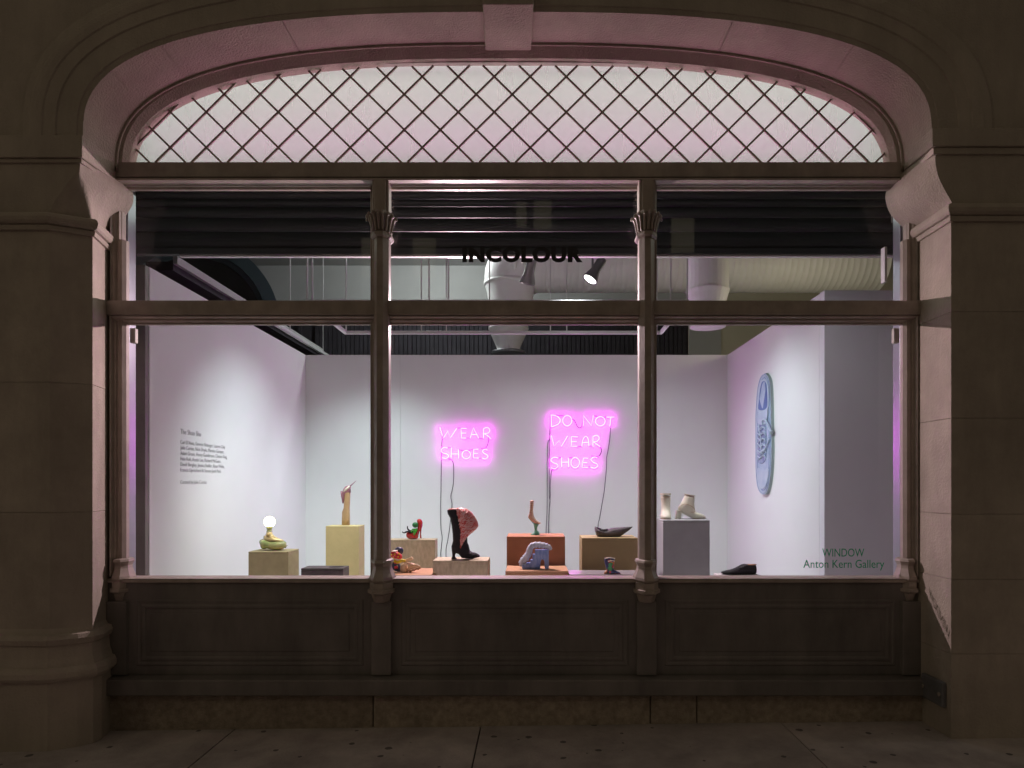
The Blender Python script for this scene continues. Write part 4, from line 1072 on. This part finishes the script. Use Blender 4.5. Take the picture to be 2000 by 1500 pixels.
for i in range(len(sp)):
    a = i/5; j = min(int(a), 9); rr.append((rad[j]+(rad[j+1]-rad[j])*(a-j))*k*(1+0.07*math.sin(i*1.9)))
MB().tube(sp, rr, 16).build('draped_leg', M['paleb'], t, smooth=True)
for i in range(4, len(sp)-3, 3):
    tdir = (sp[i+1]-sp[i-1]).normalized(); u = tdir.cross(Vector((0, 1, 0))).normalized(); w = Vector((0, 1, 0))
    ring = [sp[i]+tdir*(10*k*math.sin(a))+(u*math.cos(a)+w*math.sin(a))*rr[i]*1.02 for a in [2*PI*j/14 for j in range(14)]]
    MB().tube(ring, 7*k, 5, closed=True).build('wrap_fold', M['paleb'], t, smooth=True)
for i in range(4):
    MB().ball(q(170+i*26, 1300-i*4, (-40+i*5)*k), 20*k, 16*k, 18*k, 8, 6).build('toe', M['paleb'], t, smooth=True)

# --- boat shoe
d = onp('boat', 1048.0); q = Z(970, 960, 7.143, d); k = d/F/7.143
t = empty('boat_shoe', q(1560, 625), 'long dark hammered shoe like a pointed boat on the ochre plinth', 'shoe', SG)
MB().slab([(q(1370, 495), q(1375, 560), 60*k), (q(1372, 495), q(1395, 618), 85*k), (q(1420, 512), q(1440, 626), 100*k), (q(1470, 535), q(1500, 628), 110*k), (q(1530, 540), q(1560, 630), 115*k), (q(1600, 512), q(1630, 632), 115*k), (q(1700, 500), q(1710, 632), 100*k), (q(1790, 495), q(1760, 600), 70*k), (q(1860, 492), q(1840, 545), 34*k), (q(1895, 490), q(1890, 500), 8*k)], 16, 3).build('hull', M['boatm'], t, smooth=True)
MB().slab([(q(1376, 488), q(1380, 500), 62*k), (q(1430, 508), q(1432, 518), 86*k), (q(1500, 530), q(1502, 540), 96*k), (q(1550, 520), q(1552, 532), 80*k)], 12).build('opening', M['black'], t, smooth=True)  # solid slab, the shade inside the shoe is its black colour

# --- small painted boot
d = onp('mini', 1120.8); q = Z(970, 960, 7.143, d); k = d/F/7.143
t = empty('painted_boot', q(1600, 1148), 'small boot painted in many dark colours standing before the ochre plinth', 'boot', SG)
mb = MB().slab([(q(1500, 925), q(1645, 925), 60*k), (q(1500, 960), q(1648, 960), 62*k), (q(1512, 1020), q(1640, 1020), 58*k), (q(1530, 1080), q(1630, 1080), 52*k), (q(1545, 1142), q(1660, 1130), 50*k)], 16)
mb.slab([(q(1550, 1145), q(1570, 1080), 44*k), (q(1610, 1148), q(1640, 1085), 48*k), (q(1680, 1146), q(1690, 1115), 44*k), (q(1730, 1145), q(1725, 1128), 24*k)], 14)
mb.build('boot_body', M['multi'], t, remesh=6*k, sm_it=3)
MB().slab([(q(1495, 1148), q(1510, 1115), 34*k), (q(1545, 1146), q(1540, 1095), 34*k)], 10).build('heel', M['sole'], t, smooth=True)
MB().tube(spline([q(1500, 930, -60*k), q(1570, 915, -66*k), q(1645, 930, -60*k)], 4), 8*k, 6).build('rim', M['cream'], t, smooth=True)
MB().tube(spline([q(1545, 968, -64*k), q(1590, 955, -70*k), q(1635, 962, -62*k)], 4), 7*k, 6).build('stripe', M['cream'], t, smooth=True)

# --- cream ankle boots
def ankle_boot_side(q, k, label):
    t = empty('ankle_boot', q(700, 580), label, 'boot', SG)
    mb = MB().slab([(q(605, 195), q(770, 225), 72*k), (q(596, 250), q(765, 262), 74*k), (q(570, 310), q(755, 320), 78*k), (q(520, 370), q(762, 390), 84*k), (q(485, 430), q(775, 450), 86*k), (q(560, 490), q(790, 475), 84*k), (q(660, 545), q(800, 482), 84*k), (q(740, 578), q(860, 495), 86*k), (q(820, 582), q(905, 520), 74*k), (q(880, 580), q(930, 540), 50*k), (q(920, 572), q(942, 556), 24*k)], 18)
    mb.build('boot_leather', M['cream'], t, smooth=True, subd=1)
    MB().slab([(q(480, 440), q(575, 480), 70*k), (q(470, 500), q(556, 500), 62*k), (q(465, 575), q(550, 575), 58*k)], 12, 4).build('heel', M['cream'], t, smooth=False)
    MB().slab([(q(740, 582), q(745, 572), 84*k), (q(850, 586), q(850, 574), 72*k), (q(925, 578), q(925, 568), 26*k)], 12).build('outsole', M['sole'], t, smooth=True)
    MB().slab([(q(600, 190), q(772, 220), 76*k), (q(598, 202), q(774, 232), 76*k)], 18).build('cuff', M['cream'], t, smooth=False)
    MB().tube(spline([q(500, 400, -84*k), q(580, 350, -84*k), q(670, 370, -86*k), q(740, 420, -84*k), q(740, 470, -84*k), q(680, 470, -84*k)], 5), 3.2*k, 5).build('seam', M['sole'], t, smooth=True)
    return t
d = onp('grey', 1013.3); q = Z(1260, 940, 7.896, d); k = d/F/7.896
ankle_boot_side(q, k, 'cream ankle boot seen from the side with a block heel on the grey plinth')
t = empty('ankle_boot', q(305, 575), 'cream ankle boot seen toe first beside its side-on partner', 'boot', SG)
MB().slab([(q(232, 215), q(398, 215), 80*k), (q(236, 260), q(394, 260), 76*k), (q(250, 320), q(388, 320), 74*k), (q(250, 400), q(385, 400), 80*k), (q(240, 460), q(380, 460), 90*k, -20*k), (q(226, 510), q(382, 510), 120*k, -70*k), (q(220, 550), q(385, 550), 130*k, -90*k), (q(230, 572), q(378, 572), 120*k, -80*k)], 18).build('boot_leather', M['cream'], t, smooth=True, subd=1)
MB().slab([(q(230, 185), q(398, 185), 84*k), (q(230, 215), q(398, 215), 84*k)], 18).build('cuff', M['cream'], t, smooth=False)
MB().slab([(q(236, 568), q(380, 568), 126*k, -80*k), (q(240, 580), q(374, 580), 122*k, -80*k)], 16).build('outsole', M['sole'], t, smooth=False)
MB().slab([(q(270, 500), q(350, 500), 50*k, 90*k), (q(270, 576), q(350, 576), 50*k, 90*k)], 12, 4).build('heel', M['cream'], t, smooth=False)

# --- black shoe at the right
d = onp('brogue', 1121.8); q = Z(1260, 940, 7.896, d); k = d/F/7.896
t = empty('black_shoe', q(1450, 1435), 'black pointed leather lace shoe lying low by the right wall', 'shoe', SG)
MB().slab([(q(1160, 1400), q(1172, 1412), 20*k), (q(1200, 1385), q(1210, 1428), 60*k), (q(1290, 1368), q(1300, 1432), 90*k), (q(1370, 1350), q(1380, 1434), 95*k), (q(1440, 1308), q(1450, 1434), 88*k), (q(1500, 1272), q(1520, 1434), 80*k), (q(1545, 1268), q(1570, 1434), 76*k), (q(1600, 1285), q(1620, 1434), 76*k), (q(1680, 1280), q(1680, 1434), 74*k), (q(1712, 1282), q(1716, 1432), 50*k)], 18).build('shoe_leather', M['blackl'], t, smooth=True, subd=1)
MB().slab([(q(1180, 1425), q(1180, 1436), 30*k), (q(1300, 1428), q(1300, 1438), 92*k), (q(1500, 1430), q(1500, 1438), 82*k), (q(1712, 1430), q(1712, 1438), 60*k)], 12, 3).build('outsole', M['vinyl_black'], t)
MB().slab([(q(1580, 1278), q(1582, 1290), 60*k), (q(1640, 1280), q(1642, 1292), 64*k), (q(1706, 1274), q(1706, 1288), 52*k)], 12).build('lining', M['sole'], t, smooth=True)
for i in range(4):
    MB().tube(spline([q(1440+i*26, 1325-i*14, -60*k), q(1455+i*26, 1310-i*14, -84*k), q(1470+i*26, 1330-i*14, -90*k)], 3), 5*k, 6).build('lace', M['vinyl_grey'], t, smooth=True)

# ================================================================== WALL SNEAKER RELIEF
M['sn_edge'] = mat('grey green board edge', (0.30, 0.36, 0.36), 0.6)
M['sn_pale'] = mat('pale blue paint', (0.52, 0.59, 0.68), 0.55, color2=(0.40, 0.49, 0.62), scale=7)
M['sn_mid'] = mat('mid blue paint', (0.33, 0.42, 0.58), 0.55, color2=(0.46, 0.54, 0.66), scale=12)
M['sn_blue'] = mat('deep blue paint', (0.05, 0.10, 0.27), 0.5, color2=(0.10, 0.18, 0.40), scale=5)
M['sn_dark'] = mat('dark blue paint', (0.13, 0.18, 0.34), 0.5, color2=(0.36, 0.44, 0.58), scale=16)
def W(zx, zy, t_=0.035):
    px, py = 1440+zx/5.36, 710+zy/5.36
    X = RX-t_; d = X*F/(px-VX); return Vector((X, d, PZ(py, d)))
sn = empty('sneaker_relief', W(280, 740, 0), 'large blue painted cut-out sneaker hung on the right white wall', 'relief')
def plate(name, pts, t0, t1, m, sm=True):
    pts = [Vector((a, b, 0)) for a, b in pts]; pts = spline(pts+[pts[0]], 4)[:-1]
    A = [W(p.x, p.y, t1) for p in pts]; B = [Vector((RX-t0, a.y, a.z)) for a in A]
    MB().rings([B, A]).build(name, M[m], sn)
out = [(290, 100), (250, 130), (222, 200), (205, 300), (192, 480), (188, 620), (190, 900), (190, 1100), (200, 1230), (215, 1310), (245, 1360), (280, 1370), (310, 1340), (335, 1240), (350, 1100), (357, 900), (353, 700), (352, 600), (348, 400), (340, 220), (320, 140)]
plate('board', out, 0.0, 0.034, 'sn_edge')
ctr = (275, 735)
shr = lambda s, pts: [(ctr[0]+(a-ctr[0])*s, ctr[1]+(b-ctr[1])*(1-(1-s)*0.25)) for a, b in pts]
plate('sole_rim', out, 0.034, 0.0355, 'sn_pale')
plate('upper', shr(0.80, out), 0.0355, 0.040, 'sn_mid')
plate('toe_cap', [(215, 1090), (205, 1180), (215, 1260), (250, 1310), (290, 1290), (318, 1200), (322, 1100), (270, 1120)], 0.040, 0.046, 'sn_pale')
plate('collar', [(285, 160), (245, 185), (225, 270), (212, 400), (212, 500), (250, 540), (310, 500), (325, 400), (322, 260), (305, 180)], 0.040, 0.048, 'sn_pale')
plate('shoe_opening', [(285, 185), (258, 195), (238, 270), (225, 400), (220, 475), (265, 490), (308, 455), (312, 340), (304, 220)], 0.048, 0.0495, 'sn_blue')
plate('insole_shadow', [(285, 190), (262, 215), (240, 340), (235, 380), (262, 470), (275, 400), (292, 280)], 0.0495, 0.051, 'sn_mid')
plate('tongue', [(215, 500), (212, 620), (240, 640), (300, 620), (310, 470), (260, 515)], 0.048, 0.054, 'sn_pale')
plate('lace_bed', [(222, 640), (215, 800), (212, 1000), (240, 1050), (290, 1010), (300, 850), (290, 650)], 0.040, 0.047, 'sn_dark')
for i in range(6):
    y0 = 668+i*60; j = random.uniform(-12, 12)
    MB().tube(spline([W(216, y0+j, 0.050), W(240, y0+22, 0.058), W(272, y0-8-j, 0.060), W(298, y0+26, 0.050)], 4), 0.0065, 6).build('lace', M['sn_pale'], sn, smooth=True)
    MB().tube(spline([W(220, y0+40, 0.052), W(250, y0+6+j, 0.062), W(294, y0+2, 0.052)], 4), 0.005, 6).build('lace', M['sn_pale'], sn, smooth=True)
MB().tube(spline([W(225, 640, 0.056), W(238, 760, 0.064), W(250, 900, 0.060), W(262, 950, 0.055), W(285, 900, 0.05)], 5), 0.007, 6).build('lace', M['sn_pale'], sn, smooth=True)
MB().tube(spline([W(262, 640, 0.06), W(262, 600, 0.066), W(285, 590, 0.07), W(320, 640, 0.065), W(345, 700, 0.06), W(360, 710, 0.05)], 5), 0.011, 8).build('lace_bow', M['sn_pale'], sn, smooth=True)
MB().tube(spline([W(240, 960, 0.06), W(255, 920, 0.066), W(290, 900, 0.06), W(335, 790, 0.05)], 5), 0.009, 8).build('lace_bow', M['sn_pale'], sn, smooth=True)
MB().ball(W(362, 722, 0.03), 0.02, 0.02, 0.026, 10, 8).build('lace_knot', M['sn_edge'], sn, smooth=True)
for s in (0.92, 0.72):
    pts = shr(s, out); pts = [Vector((a, b, 0)) for a, b in pts]; pts = spline(pts+[pts[0]], 3)[:-1]
    MB().tube([W(p.x, p.y, 0.0365 if s > .8 else 0.041) for p in pts], 0.0022, 4, closed=True).build('stitch_line', M['sn_blue'], sn)

# ================================================================== NEON SIGNS
ND = 8.855
def N_(zx, zy, d=ND): return P(840+zx/5.263, 780+zy/5.263, d)
def ell(cx, cy, rx, ry, n=20): return [(cx+rx*math.sin(2*PI*i/n+0.2), cy-ry*math.cos(2*PI*i/n+0.2)) for i in range(n+1)]
def letter(parent, strokes, smooth_flags):
    mb = MB()
    for st, sm in zip(strokes, smooth_flags):
        pts = [N_(a, b) for a, b in st]
        if sm: pts = spline(pts, 4)
        mb.tube(pts, 0.0055, 7)
    mb.build('letter', M['neon'], parent, smooth=True)
def conn(parent, pts, name='connector', r=0.0045, sm=True, d=ND+0.008):
    p = [N_(a, b, d) for a, b in pts]
    MB().tube(spline(p, 4) if sm else p, r, 6).build(name, M['wire'], parent, smooth=True)
def standoffs(parent, pts):
    for a, b in pts:
        p = N_(a, b, 8.9); MB().tube([p, Vector((p.x, ND+0.004, p.z))], 0.004, 6).build('standoff', M['track'], parent)
ns = empty('neon_sign', N_(350, 450, 8.9), 'smaller pink neon writing at left that reads WEAR SHOES', 'neon sign')
L = lambda st, sm=None: letter(ns, st, sm or [0]*len(st))
L([[(100, 285), (120, 350), (137, 396), (183, 325), (208, 396), (275, 297)]])
L([[(376, 300), (318, 297), (320, 350), (322, 396), (370, 398)], [(320, 347), (370, 347)]])
L([[(412, 400), (445, 291), (500, 400)], [(425, 362), (484, 362)]])
L([[(547, 402), (550, 300)], [(550, 299), (588, 290), (612, 310), (602, 342), (556, 354)], [(556, 354), (590, 372), (625, 405)]], [0, 1, 0])
L([[(180, 500), (145, 494), (115, 518), (127, 548), (175, 563), (190, 585), (165, 606), (120, 600)]], [1])
L([[(218, 495), (216, 605)], [(216, 562), (290, 560)], [(290, 512), (292, 608)]])
L([ell(372, 568, 43, 42)], [0])
L([[(495, 512), (450, 514), (443, 600), (500, 603)], [(447, 557), (493, 555)]])
L([[(592, 522), (562, 512), (540, 530), (550, 553), (585, 570), (592, 593), (567, 611), (532, 602)]], [1])
for c in ([(283, 294), (300, 293), (318, 296)], [(370, 398), (390, 397), (412, 400)], [(500, 400), (525, 402), (547, 402)], [(602, 385), (600, 430), (590, 470), (570, 500), (525, 505)], [(180, 500), (200, 497), (218, 497)], [(290, 516), (330, 524), (380, 526), (440, 514)], [(500, 603), (520, 605), (534, 602)]):
    conn(ns, c)
standoffs(ns, [(137, 392), (345, 297), (445, 300), (550, 350), (150, 495), (216, 540), (372, 526), (445, 570), (560, 513)])
cp = [(125, 380), (124, 430), (118, 520), (115, 700), (112, 900)]
def z3(a, b): return ((740+a/8.333-840)*5.263, (960+b/8.333-780)*5.263)
def z4(a, b): return ((970+a/7.143-840)*5.263, (960+b/7.143-780)*5.263)
conn(ns, cp+[z3(1010, 0), z3(1005, 250), z3(1010, 600), z3(1030, 740), z3(1020, 870), z3(1005, 1060), z3(1005, 1500)], 'cord', 0.0042, d=8.893)
conn(ns, [(180, 610), (215, 618), (237, 650), (243, 720), (240, 850), (228, 930), z3(1170, 80), z3(1190, 200), z3(1180, 320), z3(1165, 480), z3(1150, 600), z3(1120, 800), z3(1095, 920), z3(1093, 1060), z3(1093, 1500)], 'cord', 0.0042, d=8.893)
n2 = empty('neon_sign', N_(1500, 430, 8.9), 'larger pink neon writing at right that reads DO NOT WEAR SHOES', 'neon sign')
L = lambda st, sm=None: letter(n2, st, sm or [0]*len(st))
L([[(1245, 160), (1245, 282)], [(1245, 160), (1300, 172), (1336, 205), (1325, 245), (1290, 268), (1245, 282)]], [0, 1])
L([ell(1410, 219, 46, 53)])
L([[(1575, 272), (1575, 165), (1658, 270), (1680, 165)]])
L([ell(1750, 225, 49, 47)])
L([[(1812, 183), (1893, 182)], [(1858, 184), (1848, 278)]])
L([[(1245, 370), (1275, 483), (1325, 425), (1350, 483), (1415, 375)]])
L([[(1520, 386), (1455, 383), (1450, 481), (1513, 483)], [(1454, 435), (1508, 434)]])
L([[(1560, 485), (1572, 415), (1600, 380), (1625, 410), (1632, 483)], [(1568, 443), (1629, 442)]], [1, 0])
L([[(1675, 488), (1675, 380)], [(1675, 380), (1718, 371), (1738, 398), (1720, 428), (1680, 438)], [(1680, 438), (1748, 486)]], [0, 1, 0])
L([[(1318, 603), (1275, 594), (1243, 620), (1260, 648), (1303, 664), (1312, 690), (1282, 713), (1243, 702)]], [1])
L([[(1352, 595), (1352, 696)], [(1352, 646), (1422, 644)], [(1422, 600), (1422, 698)]])
L([ell(1492, 650, 43, 53)])
L([[(1625, 605), (1575, 603), (1562, 700), (1625, 700)], [(1568, 650), (1615, 650)]])
L([[(1718, 602), (1687, 592), (1655, 615), (1670, 643), (1713, 664), (1720, 688), (1690, 706), (1648, 696)]], [1])
for c in ([(1290, 166), (1330, 163), (1375, 170)], [(1455, 200), (1490, 225), (1513, 275), (1540, 293), (1562, 272), (1575, 200)], [(1680, 168), (1700, 172), (1722, 178)], [(1785, 184), (1800, 180), (1814, 182)], [(1513, 484), (1535, 482), (1560, 485)], [(1632, 483), (1655, 481), (1675, 486)], [(1748, 487), (1762, 525), (1745, 572), (1710, 588), (1655, 580)], [(1318, 605), (1335, 598), (1352, 598)], [(1422, 602), (1450, 599), (1470, 605)], [(1625, 698), (1636, 692), (1650, 696)]):
    conn(n2, c)
standoffs(n2, [(1245, 220), (1410, 168), (1575, 200), (1750, 180), (1850, 250), (1275, 478), (1452, 430), (1600, 384), (1675, 430), (1270, 596), (1352, 640), (1492, 600), (1568, 650), (1690, 594)])
conn(n2, [(1240, 165), (1234, 300), (1228, 410), (1213, 440), (1207, 600), (1204, 800), (1204, 930), z4(705, 150), z4(700, 350), z4(690, 570), z4(690, 1100)], 'cord', 0.0042, d=8.893)
conn(n2, [(1232, 410), (1229, 520), (1226, 700), (1225, 900), z4(735, 60), z4(745, 150), z4(732, 300), z4(725, 570), z4(725, 1100)], 'cord', 0.0042, d=8.893)
conn(n2, [(1310, 715), (1262, 714), (1245, 760), (1237, 850), (1235, 940), z4(748, 60), z4(736, 250), z4(727, 560), z4(730, 1100)], 'cord', 0.0042, d=8.885)
conn(n2, [(1855, 270), (1848, 400), (1828, 530), (1815, 600), (1812, 720), (1800, 850), (1792, 930), z4(1475, 150), z4(1435, 380), z4(1415, 500), z4(1415, 1100)], 'cord', 0.0042, d=8.893)

# ================================================================== LETTERING
def text(name, body, size, m, loc, rot, ext=0.0008, off=0.0, align='LEFT', width=None, spacing=1.0, shear=0.0):
    cu = bpy.data.curves.new(name, 'FONT'); cu.body = body; cu.size = size; cu.extrude = ext; cu.offset = off
    cu.align_x = align; cu.space_character = spacing; cu.resolution_u = 4
    ob = bpy.data.objects.new(name, cu); COL.objects.link(ob)
    dg = bpy.context.evaluated_depsgraph_get(); dg.update()
    me = bpy.data.meshes.new_from_object(ob.evaluated_get(dg))
    bpy.data.objects.remove(ob)
    if width:
        xs_ = [v.co.x for v in me.vertices]; w = max(xs_)-min(xs_); f = width/w
        c0 = min(xs_)
        for v in me.vertices: v.co.x = (v.co.x-c0)*f-(width/2 if align == 'CENTER' else 0)
    me.materials.clear(); me.materials.append(m)
    o = bpy.data.objects.new(name, me); COL.objects.link(o)
    o.location = loc; o.rotation_euler = rot
    return o
GY = GD-0.0035
# shop name: heavy geometric capitals
capZ0, capZ1 = PZ(513, GY), PZ(481, GY)
o = text('window_lettering', 'INCOLOUR', 0.122, M['vinyl_black'], (PX(903, GY), GY, PZ(510, GY)), (PI/2, 0, 0), ext=0.0008, off=0.0075, width=PX(1138, GY)-PX(903, GY), spacing=1.12)
tag(o, 'bold black shop name INCOLOUR stuck on the middle upper pane', 'lettering')
o = text('window_lettering', 'WINDOW', 0.075, M['vinyl_green'], (PX(1647, GY), GY, PZ(1087, GY)), (PI/2, 0, 0), width=PX(1688, GY)-PX(1606, GY), align='CENTER')
tag(o, 'green word WINDOW, upper line on the right shop pane', 'lettering')
o = text('window_lettering', 'Anton Kern Gallery', 0.075, M['vinyl_green'], (PX(1648, GY), GY, PZ(1109, GY)), (PI/2, 0, 0), width=PX(1727, GY)-PX(1569, GY), align='CENTER')
tag(o, 'green words Anton Kern Gallery, lower line on the right shop pane', 'lettering')
# exhibition text on the left wall
dT = 2.966*F/(VX-353)
wt = empty('wall_text', (LX, dT, 1.9), 'small grey exhibition title and list of names on the left white wall', 'lettering')
def wl(body, size, py, xend):
    dd = 2.966*F/(VX-xend)
    o = text('text_line', body, size, M['vinyl_grey'], (0, 0, 0), (0, 0, 0), width=dd-dT, ext=0.0002, off=-0.0004)
    o.parent = wt; o.location = Vector((LX+0.002, dT, EYE+(VY-py)*dT/F))-Vector(wt.location)
    o.rotation_euler = (PI/2, 0, PI/2)
wl('The Shoo Sho', 0.062, 847, 393)
names_ = ["Carl D'Alvia, Genesis Belanger, Lauren Clay", 'Julie Curtiss, Nick Doyle, Martino Gamper,', 'Adam Green, Henry Gunderson, Clinton King,', 'Hein Koh, Austin Lee, Richard McGuire,', 'David Shrigley, Jessica Stoller, Ryan Wilde,', 'Francis Upritchard & Steven Junil Park']
ends = [440, 438, 444, 432, 439, 432]
for i, (nm, en) in enumerate(zip(names_, ends)):
    wl(nm, 0.046, 866.5+i*10.9, en)
wl('Curated by Julie Curtiss', 0.046, 945, 404)
